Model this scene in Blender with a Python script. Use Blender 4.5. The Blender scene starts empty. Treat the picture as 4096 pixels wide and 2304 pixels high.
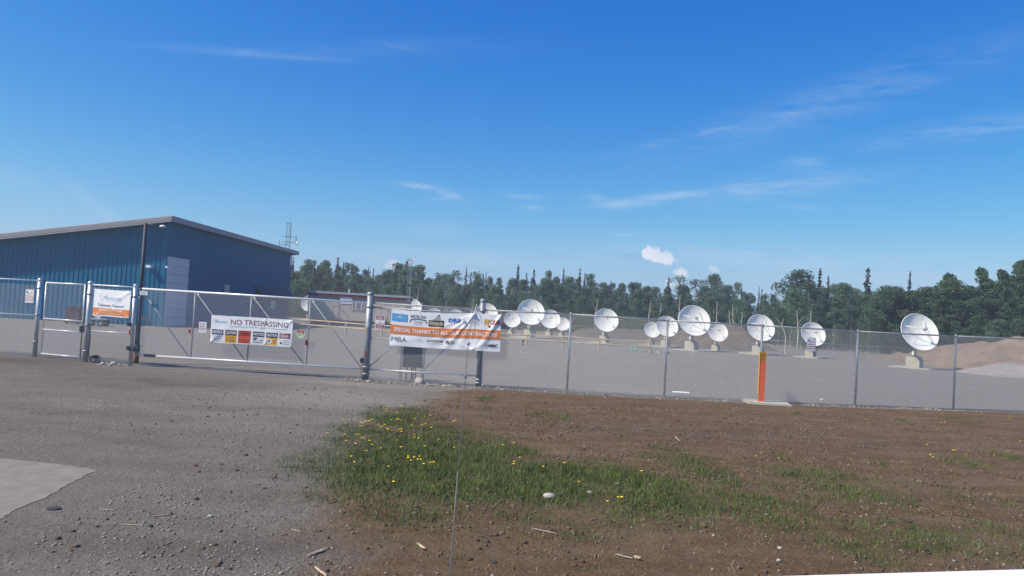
import bpy, math, random
import numpy as np
from mathutils import Vector, Matrix
random.seed(7); rng = np.random.default_rng(7)
scene = bpy.context.scene
C = scene.collection
R = math.radians

# ------------------------------------------------------------------ camera
F_PX = 3000.0; EYE = 2.4
PITCH = math.atan(94 / F_PX); ROLL = R(3.2)
CAM = Vector((0, 0, EYE))
_f = Vector((0, math.cos(PITCH), math.sin(PITCH)))
_u0 = Vector((0, -math.sin(PITCH), math.cos(PITCH))); _r0 = Vector((1, 0, 0))
_r = math.cos(ROLL) * _r0 + math.sin(ROLL) * _u0
_u = -math.sin(ROLL) * _r0 + math.cos(ROLL) * _u0
cam_d = bpy.data.cameras.new('camera'); cam = bpy.data.objects.new('camera', cam_d); C.objects.link(cam)
cam_d.sensor_width = 36; cam_d.lens = 36 * F_PX / 4096; cam_d.clip_start = 0.1; cam_d.clip_end = 5000
m3 = Matrix((_r, _u, -_f)).transposed()
cam.matrix_world = Matrix.Translation(CAM) @ m3.to_4x4()
scene.camera = cam

def ray(u, v):
    return (_f * F_PX + _r * (u - 2048) + _u * (1152 - v)).normalized()
def G(u, v, h=0.0):
    d = ray(u, v); t = (h - CAM.z) / d.z; return CAM + d * t
def P(u, v, y):
    d = ray(u, v); return CAM + d * (y / d.y)
def PX(u, v, x):
    d = ray(u, v); return CAM + d * (x / d.x)
def onplane(u, v, A, B, off=0.0):
    """point of the photo ray on the vertical plane through A-B, moved off metres towards the road"""
    t = Vector((B[0] - A[0], B[1] - A[1], 0)).normalized(); n = Vector((t.y, -t.x, 0))
    o = Vector((A[0], A[1], 0)) + n * off; d = ray(u, v)
    return CAM + d * ((o - CAM).dot(n) / d.dot(n))
def hor(u):
    d = 0; lo, hi = 800, 1700
    for _ in range(30):
        m = (lo + hi) / 2
        if ray(u, m).z > 0: lo = m
        else: hi = m
    return lo

# ------------------------------------------------------------------ sun and sky
SUN_EL = R(47); BETA = R(22)
scene.view_settings.view_transform = 'Standard'; scene.view_settings.look = 'None'
scene.view_settings.exposure = 0.7; scene.view_settings.gamma = 1.0
sd = bpy.data.lights.new('sun', 'SUN'); sd.energy = 3.9; sd.angle = R(0.5); sd.color = (1.0, 0.905, 0.77)
sun = bpy.data.objects.new('sun', sd); C.objects.link(sun)
tosun = Vector((-math.cos(BETA) * math.cos(SUN_EL), -math.sin(BETA) * math.cos(SUN_EL), math.sin(SUN_EL)))
sun.rotation_euler = tosun.to_track_quat('Z', 'Y').to_euler(); sun.location = (-30, -15, 40)

world = bpy.data.worlds.new('World'); scene.world = world; world.use_nodes = True
nt = world.node_tree; nt.nodes.clear()
def N(t, **k):
    n = nt.nodes.new(t)
    for a, b in k.items(): setattr(n, a, b)
    return n
def L(a, b): nt.links.new(a, b)
def wm(op, a, b=None, c=None, clamp=False):
    n = N('ShaderNodeMath', operation=op, use_clamp=clamp)
    for i, x in enumerate((a, b, c)):
        if x is None: continue
        if isinstance(x, (int, float)): n.inputs[i].default_value = x
        else: L(x, n.inputs[i])
    return n.outputs[0]
sky = N('ShaderNodeTexSky', sky_type='NISHITA'); sky.sun_disc = False
sky.sun_elevation = SUN_EL
sky.sun_rotation = math.atan2(tosun.x, tosun.y)
sky.air_density = 1.0; sky.dust_density = 0.6; sky.ozone_density = 2.5; sky.altitude = 100
tc = N('ShaderNodeTexCoord'); D0 = tc.outputs['Generated']
def vdot(vec):
    n = N('ShaderNodeVectorMath', operation='DOT_PRODUCT'); L(D0, n.inputs[0]); n.inputs[1].default_value = vec; return n.outputs['Value']
def noise(scale, detail=5, rough=0.6, stretch=None):
    n = N('ShaderNodeTexNoise'); n.inputs['Scale'].default_value = scale; n.inputs['Detail'].default_value = detail; n.inputs['Roughness'].default_value = rough
    if stretch:
        m = N('ShaderNodeMapping'); m.inputs['Scale'].default_value = stretch; L(D0, m.inputs[0]); L(m.outputs[0], n.inputs['Vector'])
    else: L(D0, n.inputs['Vector'])
    return n.outputs['Fac']
n_puff = noise(70, 8, 0.68); n_wisp = noise(9, 6, 0.68, (1, 1, 5)); n_str = noise(16, 5, 0.6, (1, 1, 7))
def cloud(u, v, su, sv, ang=0.0, kind='wisp', gain=1.0):
    """soft patch of cloud in the direction of photo pixel (u, v); su, sv half sizes in photo pixels, ang degrees down to the right"""
    d = ray(u, v); a = R(ang)
    e1 = (ray(u + 50 * math.cos(a), v + 50 * math.sin(a)) - d).normalized(); e2 = d.cross(e1).normalized()
    x = wm('DIVIDE', vdot(e1), su / F_PX)
    # centre offset
    x = wm('SUBTRACT', x, d.dot(e1) / (su / F_PX)); y = wm('DIVIDE', vdot(e2), sv / F_PX)
    r2 = wm('ADD', wm('MULTIPLY', x, x), wm('MULTIPLY', y, y))
    front = wm('GREATER_THAN', vdot(d), 0.5)
    if kind == 'puff':
        f = wm('SUBTRACT', wm('ADD', wm('MULTIPLY', n_puff, 5.2), -1.6), r2)
        m = wm('MULTIPLY', f, 1.3 * gain, clamp=True)
    else:
        nn = n_wisp if kind == 'wisp' else n_str
        g = wm('POWER', 2.718, wm('MULTIPLY', r2, -1.0))
        m = wm('MULTIPLY', g, wm('MULTIPLY', wm('SUBTRACT', nn, 0.33), 3.0 * gain * (1.6 if kind == 'wisp' else 1.25), clamp=True), clamp=True)
    return wm('MULTIPLY', m, front)
S = 4096 / 2576
def mx(lst):
    o = lst[0]
    for x in lst[1:]: o = wm('MAXIMUM', o, x)
    return o
puffs = mx([cloud(1640*S, 634*S, 26*S, 19*S, 0, 'puff', 1.2), cloud(1672*S, 648*S, 38*S, 16*S, 12, 'puff', 1.1),
            cloud(1714*S, 688*S, 22*S, 15*S, 30, 'puff', .8), cloud(1697*S, 712*S, 24*S, 14*S, 0, 'puff', .7),
            cloud(1795*S, 677*S, 20*S, 10*S, 20, 'puff', .35),
            cloud(983*S, 664*S, 18*S, 14*S, -30, 'puff', .55), cloud(1010*S, 680*S, 40*S, 12*S, 0, 'puff', .3)])
wisps = mx([cloud(1055*S, 468*S, 52*S, 7*S, 8, 'wisp', .55), cloud(1130*S, 488*S, 40*S, 10*S, 20, 'wisp', .55), cloud(1120*S, 500*S, 60*S, 5*S, -2, 'wisp', .35),
            cloud(1490*S, 497*S, 30*S, 7*S, 3, 'wisp', .6), cloud(1570*S, 514*S, 75*S, 12*S, -2, 'wisp', .55), cloud(1720*S, 490*S, 120*S, 11*S, -6, 'wisp', .45), cloud(1950*S, 472*S, 190*S, 26*S, -6, 'str', .42),
            cloud(1335*S, 522*S, 30*S, 7*S, 2, 'wisp', .5), cloud(1575*S, 591*S, 42*S, 6*S, 0, 'wisp', .42), cloud(1320*S, 495*S, 50*S, 7*S, 3, 'wisp', .25),
            cloud(1090*S, 580*S, 100*S, 16*S, 0, 'str', .25), cloud(2020*S, 415*S, 60*S, 20*S, -5, 'str', .28), cloud(2030*S, 522*S, 100*S, 8*S, -1, 'str', .28),
            cloud(230*S, 510*S, 80*S, 15*S, 38, 'str', .34), cloud(640*S, 135*S, 190*S, 9*S, 4, 'str', .24), cloud(950*S, 125*S, 280*S, 22*S, -2, 'str', .12),
            cloud(1750*S, 340*S, 170*S, 9*S, -13, 'str', .32), cloud(2080*S, 260*S, 330*S, 40*S, -18, 'str', .26), cloud(2440*S, 325*S, 190*S, 20*S, -9, 'str', .34),
            cloud(2330*S, 690*S, 420*S, 50*S, 3, 'str', .5), cloud(1200*S, 655*S, 260*S, 24*S, 2, 'str', .5), cloud(1950*S, 655*S, 440*S, 34*S, 3, 'str', .55), cloud(60*S, 470*S, 140*S, 26*S, 20, 'str', .2)])
greys = mx([cloud(1940*S, 630*S, 46*S, 7*S, 3, 'wisp', .6), cloud(1585*S, 645*S, 40*S, 6*S, 0, 'wisp', .5), cloud(612*S, 549*S, 50*S, 8*S, 6, 'wisp', .4), cloud(1680*S, 690*S, 60*S, 30*S, 10, 'str', .3)])
# thin high haze near the horizon
dz = N('ShaderNodeSeparateXYZ'); L(D0, dz.inputs[0]); zz = dz.outputs[2]
hz = wm('POWER', 2.718, wm('MULTIPLY', wm('MAXIMUM', zz, 0.0), -13.0))
def mixc(fac, a, col):
    m = N('ShaderNodeMix', data_type='RGBA'); L(fac, m.inputs['Factor']); L(a, m.inputs['A'])
    if isinstance(col, tuple): m.inputs['B'].default_value = (*col, 1)
    else: L(col, m.inputs['B'])
    return m.outputs['Result']
SKY_S = 0.14
sc_ = N('ShaderNodeVectorMath', operation='SCALE'); L(sky.outputs[0], sc_.inputs[0]); sc_.inputs['Scale'].default_value = 0.1
ss = N('ShaderNodeSeparateColor'); L(sc_.outputs[0], ss.inputs[0]); cc = N('ShaderNodeCombineColor')
for i_, (p_, g_) in enumerate(((2.24, 1.12), (1.19, .71), (.47, .64))): L(wm('MULTIPLY', wm('POWER', ss.outputs[i_], p_), g_ / SKY_S), cc.inputs[i_])
c = cc.outputs[0]
c = mixc(wm('MULTIPLY', hz, 0.9), c, tuple(x / SKY_S for x in (0.23, 0.35, 0.505)))
c = mixc(wm('MULTIPLY', wisps, 0.8), c, tuple(x / SKY_S for x in (0.32, 0.42, 0.55)))
c = mixc(wm('MULTIPLY', greys, 0.6), c, tuple(x / SKY_S for x in (0.15, 0.24, 0.38)))
shade = wm('MULTIPLY', wm('SUBTRACT', noise(30, 4, .6), 0.4), 2.2, clamp=True)
pc = N('ShaderNodeMix', data_type='RGBA'); L(shade, pc.inputs['Factor']); pc.inputs['A'].default_value = (3.3, 3.6, 4.2, 1); pc.inputs['B'].default_value = (4.3, 4.2, 4.4, 1)
c = mixc(puffs, c, pc.outputs['Result'])
bg = N('ShaderNodeBackground'); bg.inputs['Strength'].default_value = SKY_S; L(c, bg.inputs['Color'])
wo = N('ShaderNodeOutputWorld'); L(bg.outputs[0], wo.inputs['Surface'])
try: world.cycles.sampling_method = 'MANUAL'; world.cycles.sample_map_resolution = 512
except Exception: pass

# ------------------------------------------------------------------ materials
def new_mat(name, col, rough=0.7, metal=0.0, var=0.0, vscale=3.0, bump=0.0, bscale=20.0, col2=None, spec=0.4, trans=0.0, detail=5, obj_var=0.0):
    """principled surface; colour varies between col and col2 with noise, fine relief from a second noise"""
    m = bpy.data.materials.new(name); m.use_nodes = True; t = m.node_tree; b = t.nodes['Principled BSDF']
    b.inputs['Roughness'].default_value = rough; b.inputs['Metallic'].default_value = metal
    b.inputs['Specular IOR Level'].default_value = spec
    b.inputs['Base Color'].default_value = (*col, 1)
    if trans: b.inputs['Transmission Weight'].default_value = trans
    g = t.nodes.new('ShaderNodeNewGeometry'); o = t.nodes.new('ShaderNodeTexCoord')
    out = None
    if col2 is None and var: col2 = tuple(min(1, x * (1 + var)) for x in col); col1 = tuple(x * (1 - var) for x in col)
    else: col1 = col
    if col2 is not None:
        n = t.nodes.new('ShaderNodeTexNoise'); n.inputs['Scale'].default_value = vscale; n.inputs['Detail'].default_value = detail; n.inputs['Roughness'].default_value = .62
        t.links.new(o.outputs['Object'], n.inputs['Vector'])
        r = t.nodes.new('ShaderNodeValToRGB'); r.color_ramp.elements[0].position = .32; r.color_ramp.elements[1].position = .68
        r.color_ramp.elements[0].color = (*col1, 1); r.color_ramp.elements[1].color = (*col2, 1)
        t.links.new(n.outputs['Fac'], r.inputs[0]); out = r.outputs[0]
        t.links.new(out, b.inputs['Base Color'])
    if obj_var:
        oi = t.nodes.new('ShaderNodeObjectInfo'); h = t.nodes.new('ShaderNodeHueSaturation')
        mr = t.nodes.new('ShaderNodeMapRange'); mr.inputs['To Min'].default_value = 1 - obj_var; mr.inputs['To Max'].default_value = 1 + obj_var
        t.links.new(oi.outputs['Random'], mr.inputs[0]); t.links.new(mr.outputs[0], h.inputs['Value'])
        if out: t.links.new(out, h.inputs['Color'])
        else: h.inputs['Color'].default_value = (*col, 1)
        t.links.new(h.outputs[0], b.inputs['Base Color'])
    if bump:
        n2 = t.nodes.new('ShaderNodeTexNoise'); n2.inputs['Scale'].default_value = bscale; n2.inputs['Detail'].default_value = 6
        t.links.new(o.outputs['Object'], n2.inputs['Vector'])
        bp = t.nodes.new('ShaderNodeBump'); bp.inputs['Strength'].default_value = bump; bp.inputs['Distance'].default_value = 0.02
        t.links.new(n2.outputs['Fac'], bp.inputs['Height']); t.links.new(bp.outputs[0], b.inputs['Normal'])
    return m
M = {}
M['galv'] = new_mat('galvanised_steel', (.42, .44, .46), .38, .55, col2=(.55, .57, .58), vscale=6, bump=.1)
M['galv_dull'] = new_mat('weathered_galvanised_steel', (.20, .23, .26), .5, .45, col2=(.30, .33, .35), vscale=7, bump=.15)
M['galv_white'] = new_mat('bright_galvanised_tube', (.72, .73, .74), .35, .25, col2=(.82, .83, .83), vscale=4)
M['wire_dull'] = new_mat('old_fence_wire', (.16, .18, .19), .5, .3)
M['wire'] = new_mat('fence_wire', (.62, .64, .65), .35, .3)
M['dark_steel'] = new_mat('dark_painted_steel', (.018, .026, .04), .6, .0, col2=(.035, .045, .06), vscale=5)
M['rust'] = new_mat('rusty_steel', (.16, .06, .025), .85, 0, col2=(.26, .11, .05), vscale=14, bump=.4)
M['black'] = new_mat('black_plastic', (.02, .02, .022), .5)
M['rubber'] = new_mat('tyre_rubber', (.025, .025, .027), .85, bump=.2)
M['blue'] = new_mat('blue_steel_siding', (.002, .122, .225), .7, .0, col2=(.003, .145, .26), vscale=.6, spec=.12)
M['roofgrey'] = new_mat('grey_roof_trim', (.27, .24, .25), .6, .0, col2=(.32, .29, .30), vscale=1.2)
M['trimlight'] = new_mat('light_grey_trim', (.42, .41, .43), .5, .1, var=.06)
M['doorwhite'] = new_mat('pale_door_paint', (.55, .53, .55), .55, 0, col2=(.62, .60, .62), vscale=1)
M['white'] = new_mat('white_paint', (.80, .80, .78), .45, 0, var=.03, vscale=2)
M['dish'] = new_mat('dish_white_paint', (.72, .73, .68), .6, 0, col2=(.78, .78, .73), vscale=1.5, spec=.3)
M['dish_back'] = new_mat('dish_frame_grey', (.42, .44, .44), .5, .2, var=.1)
M['whip_grey'] = new_mat('whip_grey', (.13, .125, .12), .6)
M['concrete'] = new_mat('concrete', (.31, .30, .25), .9, 0, col2=(.40, .385, .33), vscale=5, bump=.4, bscale=30)
M['tan'] = new_mat('tan_siding', (.40, .35, .31), .75, 0, col2=(.45, .40, .355), vscale=1.2, bump=.15, bscale=8)
M['burg'] = new_mat('burgundy_trim', (.17, .045, .05), .6, 0, var=.12)
M['rollroof'] = new_mat('grey_membrane_roof', (.38, .40, .43), .7, 0, var=.1)
M['glass'] = new_mat('dark_window_glass', (.05, .07, .09), .08, 0, spec=.8)
M['curtain'] = new_mat('pale_curtain', (.6, .6, .62), .9)
M['wood'] = new_mat('weathered_pine', (.36, .26, .17), .85, 0, col2=(.52, .41, .29), vscale=7, bump=.35, bscale=25)
M['wood_grey'] = new_mat('grey_wood', (.24, .20, .16), .9, 0, col2=(.38, .33, .27), vscale=20, bump=.4)
M['orange'] = new_mat('orange_plastic', (.44, .075, .032), .6, 0, col2=(.60, .12, .05), vscale=9, detail=8)
M['yellow'] = new_mat('yellow_plastic', (.60, .31, .05), .6, 0, col2=(.72, .42, .10), vscale=9)
M['teal'] = new_mat('teal_plastic', (.01, .42, .36), .5)
M['vinyl'] = new_mat('white_vinyl', (.74, .76, .78), .55, 0, col2=(.80, .81, .82), vscale=3, spec=.3)
M['rock'] = new_mat('pale_rock', (.34, .33, .28), .9, 0, col2=(.50, .48, .42), vscale=14, bump=.5, bscale=40, obj_var=.25)
M['darkrock'] = new_mat('dark_rock', (.03, .03, .035), .85, 0, col2=(.07, .07, .07), vscale=14, bump=.5, bscale=40)
M['maroon'] = new_mat('maroon_bin', (.06, .022, .03), .6, 0, var=.15)
M['lens'] = new_mat('lamp_lens', (.75, .78, .8), .15)
PR = {}
def ink(r, g, b):
    k = (r, g, b)
    if k not in PR: PR[k] = new_mat('print_%03d' % len(PR), k, .6, spec=.25)
    return PR[k]
ORANGE = (.66, .21, .065); NAVY = (.03, .045, .11); MAROON = (.20, .035, .06); INK = (.05, .05, .055); AMBER = (.62, .33, .05); GREYI = (.30, .31, .33)
WHITE = (.78, .79, .80); REDI = (.42, .03, .04); BLUEI = (.04, .11, .42); SKYI = (.09, .34, .62); GOLD = (.62, .40, .10)

# ------------------------------------------------------------------ mesh helpers
class MB:
    def __init__(s): s.v = []; s.f = []
    def add(s, vs, fs):
        o = len(s.v); s.v += [tuple(p) for p in vs]; s.f += [tuple(i + o for i in f) for f in fs]; return s
    def box(s, c, d, rz=0.0, mat=None):
        x, y, z = (k / 2 for k in d); vs = [Vector((a, b, e)) for e in (-z, z) for b in (-y, y) for a in (-x, x)]
        Rm = mat if mat is not None else Matrix.Rotation(rz, 3, 'Z')
        vs = [Rm @ p + Vector(c) for p in vs]
        return s.add(vs, [(0, 2, 3, 1), (4, 5, 7, 6), (0, 1, 5, 4), (2, 6, 7, 3), (1, 3, 7, 5), (0, 4, 6, 2)])
    def b2(s, x0, x1, y0, y1, z0, z1): return s.box(((x0 + x1) / 2, (y0 + y1) / 2, (z0 + z1) / 2), (abs(x1 - x0), abs(y1 - y0), abs(z1 - z0)))
    def tube(s, a, b, r, r2=None, n=10, cap=True):
        a = Vector(a); b = Vector(b); r2 = r if r2 is None else r2; d = (b - a)
        if d.length < 1e-6: return s
        d.normalize(); q = Vector((0, 0, 1)) if abs(d.z) < .9 else Vector((1, 0, 0)); e = d.cross(q).normalized(); g = d.cross(e)
        vs = []
        for c_, rr in ((a, r), (b, r2)):
            for i in range(n):
                t = 2 * math.pi * i / n; vs.append(c_ + e * (rr * math.cos(t)) + g * (rr * math.sin(t)))
        fs = [(i, (i + 1) % n, n + (i + 1) % n, n + i) for i in range(n)]
        if cap: fs += [tuple(range(n - 1, -1, -1)), tuple(range(n, 2 * n))]
        return s.add(vs, fs)
    def path(s, pts, r, n=8):
        for a, b in zip(pts[:-1], pts[1:]): s.tube(a, b, r, n=n)
        return s
    def lathe(s, prof, n=24, c=(0, 0, 0), closed=False):
        vs = []; fs = []
        for (r, z) in prof:
            for i in range(n):
                t = 2 * math.pi * i / n; vs.append((c[0] + r * math.cos(t), c[1] + r * math.sin(t), c[2] + z))
        for k in range(len(prof) - 1):
            for i in range(n):
                j = (i + 1) % n; fs.append((k * n + i, k * n + j, (k + 1) * n + j, (k + 1) * n + i))
        return s.add(vs, fs)
    def prism(s, poly, y0, y1, f=lambda x, z, y: (x, y, z)):
        n = len(poly); vs = [f(x, z, y0) for x, z in poly] + [f(x, z, y1) for x, z in poly]
        fs = [tuple(range(n)), tuple(range(2 * n - 1, n - 1, -1))] + [(i, n + i, n + (i + 1) % n, (i + 1) % n) for i in range(n)]
        return s.add(vs, fs)
    def sphere(s, c, r, n=12, m=8, sz=1.0):
        pr = [(r * math.sin(math.pi * i / m) + 1e-5, -r * sz * math.cos(math.pi * i / m)) for i in range(m + 1)]
        return s.lathe(pr, n, c)
    def mesh(s, name, mat, smooth=False):
        me = bpy.data.meshes.new(name); me.from_pydata(s.v, [], s.f)
        me.materials.append(mat); me.update()
        if smooth:
            me.polygons.foreach_set('use_smooth', [True] * len(me.polygons))
        return me
    def build(s, name, mat, parent=None, smooth=False, **k):
        return link(name, s.mesh(name, mat, smooth), parent, **k)
def link(name, me, parent=None, label=None, cat=None, group=None, kind=None, loc=None):
    o = bpy.data.objects.new(name, me); C.objects.link(o)
    if parent is not None: o.parent = parent
    if loc is not None: o.location = loc
    return tag(o, label, cat, group, kind)
def tag(o, label=None, cat=None, group=None, kind=None):
    if label: o['label'] = label
    if cat: o['category'] = cat
    if group: o['group'] = group
    if kind: o['kind'] = kind
    return o
def thing(name, label, cat, loc=(0, 0, 0), rz=0.0, group=None, scale=1.0):
    o = bpy.data.objects.new(name, None); C.objects.link(o); o.empty_display_size = .2
    o.location = loc; o.rotation_euler = (0, 0, rz); o.scale = (scale,) * 3
    return tag(o, label, cat, group)
def np_mesh(name, V, Fc, mat, smooth=False):
    """fast mesh from numpy: V (n,3), Fc (m,k) faces of equal size"""
    me = bpy.data.meshes.new(name); V = np.ascontiguousarray(V, dtype=np.float32); Fc = np.ascontiguousarray(Fc, dtype=np.int32)
    me.vertices.add(len(V)); me.vertices.foreach_set('co', V.ravel())
    k = Fc.shape[1]; me.loops.add(Fc.size); me.loops.foreach_set('vertex_index', Fc.ravel())
    me.polygons.add(len(Fc)); me.polygons.foreach_set('loop_start', np.arange(len(Fc), dtype=np.int32) * k)
    try: me.polygons.foreach_set('loop_total', np.full(len(Fc), k, dtype=np.int32))
    except Exception: pass
    if smooth: me.polygons.foreach_set('use_smooth', np.ones(len(Fc), dtype=bool))
    me.materials.append(mat); me.update(calc_edges=True); return me
def copy_tree(o, parent=None):
    c_ = o.copy(); C.objects.link(c_)
    if parent is not None: c_.parent = parent
    for ch in list(o.children): copy_tree(ch, c_)
    return c_
# value noise
_T = rng.random((256, 256))
def vnoise(x, y):
    xi = np.floor(x).astype(int); yi = np.floor(y).astype(int); fx = x - xi; fy = y - yi
    fx = fx * fx * (3 - 2 * fx); fy = fy * fy * (3 - 2 * fy)
    g = lambda a, b: _T[a % 256, b % 256]
    return (g(xi, yi) * (1 - fx) + g(xi + 1, yi) * fx) * (1 - fy) + (g(xi, yi + 1) * (1 - fx) + g(xi + 1, yi + 1) * fx) * fy
def fbm(x, y, o=4):
    s = 0; a = .5; t = 0
    for k in range(o): s = s + a * vnoise(x * 2 ** k + 17 * k, y * 2 ** k + 31 * k); t += a; a *= .5
    return s / t
# ------------------------------------------------------------------ fence line (post feet)
def FP(u, v, y): p = P(u, v, y); return (p.x, y)
P0 = FP(-330, 1395, 25.9)
P1 = FP(139, 1411, 25.2); P2 = FP(340, 1446, 24.4); P3 = FP(520, 1461, 23.95); P4 = FP(1461, 1519, 23.5); P5 = FP(1913, 1539, 23.3)
RIGHT = [FP(2267, 1573, 23.2), FP(2656, 1590, 23.3), FP(3036, 1607, 23.5), FP(3420, 1623, 23.9), FP(3813, 1633, 24.6), FP(4215, 1650, 25.2), FP(4620, 1675, 25.9)]
LINE = [P0, P1, P2, P3, P4, P5] + RIGHT
LX = np.array([p[0] for p in LINE]); LY = np.array([p[1] for p in LINE])

# ------------------------------------------------------------------ ground
def patch(u, v, rx, ry, s=1.0): p = G(u, v); return (p.x, p.y, rx, ry, s)
GRASS = [patch(1700, 1860, 1.7, 2.7, 1.2), patch(1620, 1690, .8, 1.8, .85), patch(1450, 1740, .7, 1.4, .75), patch(1760, 1740, .8, 1.6, .65), patch(2300, 1925, 1.4, 1.1, 1.1), patch(2000, 1950, 1.3, 1.0, 1.2),
         patch(2600, 2000, 1.2, 1.2, 1.05), patch(2800, 1900, .85, 1.5, .7), patch(2150, 2100, 1.7, .8, .42), patch(3330, 1960, 1.4, 1.9, .60), patch(3000, 2040, 1.0, 1.2, .7),
         patch(3700, 2170, 1.8, 1.1, .66), patch(3420, 2200, 1.2, .9, .6), patch(4000, 2240, .9, .6, .6), patch(3900, 2000, .8, .8, .5), patch(2000, 2230, .9, .5, .35), patch(1350, 1900, .7, .9, .5), patch(1650, 2060, .9, .7, .55), patch(1230, 1920, .3, .3, .7), patch(1180, 1910, .12, .2, .7),
         patch(3920, 1690, .9, 1.2, .55), patch(3820, 1850, .5, .7, .6), patch(4040, 1830, .4, .6, .6), patch(3120, 1830, .35, .6, .65), patch(2700, 1815, .4, .7, .6),
         patch(2440, 1640, .3, .6, .6), patch(1950, 1602, .3, .7, .75), patch(1960, 1652, .3, .6, .55), patch(2030, 1815, .55, .7, .9), patch(3190, 1660, .3, .5, .55), patch(3610, 1690, .4, .7, .5),
         patch(2220, 1680, .5, .9, .5), patch(3500, 2060, .9, .9, .4), patch(1850, 2190, .5, .6, .35), patch(1480, 1645, .4, .7, .6), patch(2130, 1670, .3, .5, .45), patch(3080, 1955, .6, .8, .5), patch(3450, 1860, .3, .5, .45)]
SB = [G(1050, 2304), G(1170, 2080), G(1240, 1900), G(1330, 1780), G(1560, 1640), G(1700, 1585), G(1840, 1555)]
SBY = np.array([p.y for p in SB]); SBX = np.array([p.x for p in SB])
DARK = [patch(300, 1480, 4, .9, .5), patch(650, 1530, 2.6, .8, .8), patch(430, 1545, 1.2, .4, .7), patch(270, 1640, 1.6, .5, .6), patch(900, 1980, .6, .4, .3), patch(200, 1500, 3.0, .5, .4), patch(60, 1440, 2.2, 1.6, 1.0), patch(1100, 1640, 1.5, .3, .5), patch(420, 1750, 2.5, .25, .35), patch(250, 1700, 2.4, .25, .35), patch(1000, 2160, 1.2, .35, .6), patch(560, 2180, 1.2, .4, .4), patch(2700, 1740, 4, 1.1, .4), patch(3300, 1760, 3, .8, .4)]
LIGHT = [patch(1300, 1590, 2.2, 2.2, .9), patch(1450, 1540, 2.2, .8, 1.0), patch(650, 1640, 3, .8, .3), patch(1750, 1550, 2.6, .6, .7), patch(950, 1700, 1.0, .6, .4)]
def blobs(x, y, L_, warp=True):
    if warp:
        x = x + .9 * (fbm(x * .9, y * .9, 3) - .5); y = y + 1.6 * (fbm(x * .8 + 40, y * .8 + 9, 3) - .5)
    s = np.zeros_like(x)
    for (a, b, rx, ry, st) in L_: s = np.maximum(s, st * np.exp(-.9 * (((x - a) / rx) ** 2 + ((y - b) / ry) ** 2)))
    return s
def fence_y(x): return np.interp(x, LX, LY)
def grass_at(x, y):
    g = blobs(x, y, GRASS); n = fbm(x * 2.3, y * 2.3, 4); n2 = fbm(x * 7 + 3, y * 7 + 5, 3)
    g = np.clip(g * 1.35 - .75 * n - .65 * n2 + .30, 0, 1)
    return np.clip(g, 0, 1) * (y < fence_y(x) - .4)
def soil_at(x, y):
    b = np.interp(y, SBY, SBX) + 1.5 * (fbm(x * .7, y * .7 + 50, 4) - .5)
    s = np.clip((x - b) / .9, 0, 1); e = np.clip((fence_y(x) - .30 - y + .5 * (fbm(x * 1.5, y * 1.5, 3) - .5)) / .25, 0, 1)
    return s * e
def height_at(x, y):
    near = np.clip((fence_y(x) - .2 - y) / 1.5, 0, 1)
    h = .055 * (fbm(x * .8, y * .8, 4) - .5) + .03 * (fbm(x * 4, y * 4, 3) - .5) * (.4 + soil_at(x, y))
    bank = .05 * soil_at(x, y)
    flat = 1 - np.clip((-4.3 - x) / .5, 0, 1) * np.clip((12.6 - y) / .6, 0, 1)
    return (h * near + bank * near) * flat + flat * .02 * (fbm(x * .3, y * .3, 3) - .5)
def axis(lo, hi, fl, fh, step, grow=1.16):
    a = list(np.arange(fl, fh, step)); s = step; v_ = a[-1]
    while v_ < hi: s *= grow; v_ += s; a.append(v_)
    s = step; v_ = a[0]; b = []
    while v_ > lo: s *= grow; v_ -= s; b.append(v_)
    return np.array(b[::-1] + a)
gx = axis(-1500, 1500, -15, 18, .085); gy = axis(-300, 2500, 5.6, 24.6, .065)
X, Y = np.meshgrid(gx, gy, indexing='ij'); Z = height_at(X, Y)
V = np.stack([X.ravel(), Y.ravel(), Z.ravel()], 1); ny = len(gy)
ii, jj = np.meshgrid(np.arange(len(gx) - 1), np.arange(ny - 1), indexing='ij'); a_ = (ii * ny + jj).ravel()
Fc = np.stack([a_, a_ + ny, a_ + ny + 1, a_ + 1], 1)

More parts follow.
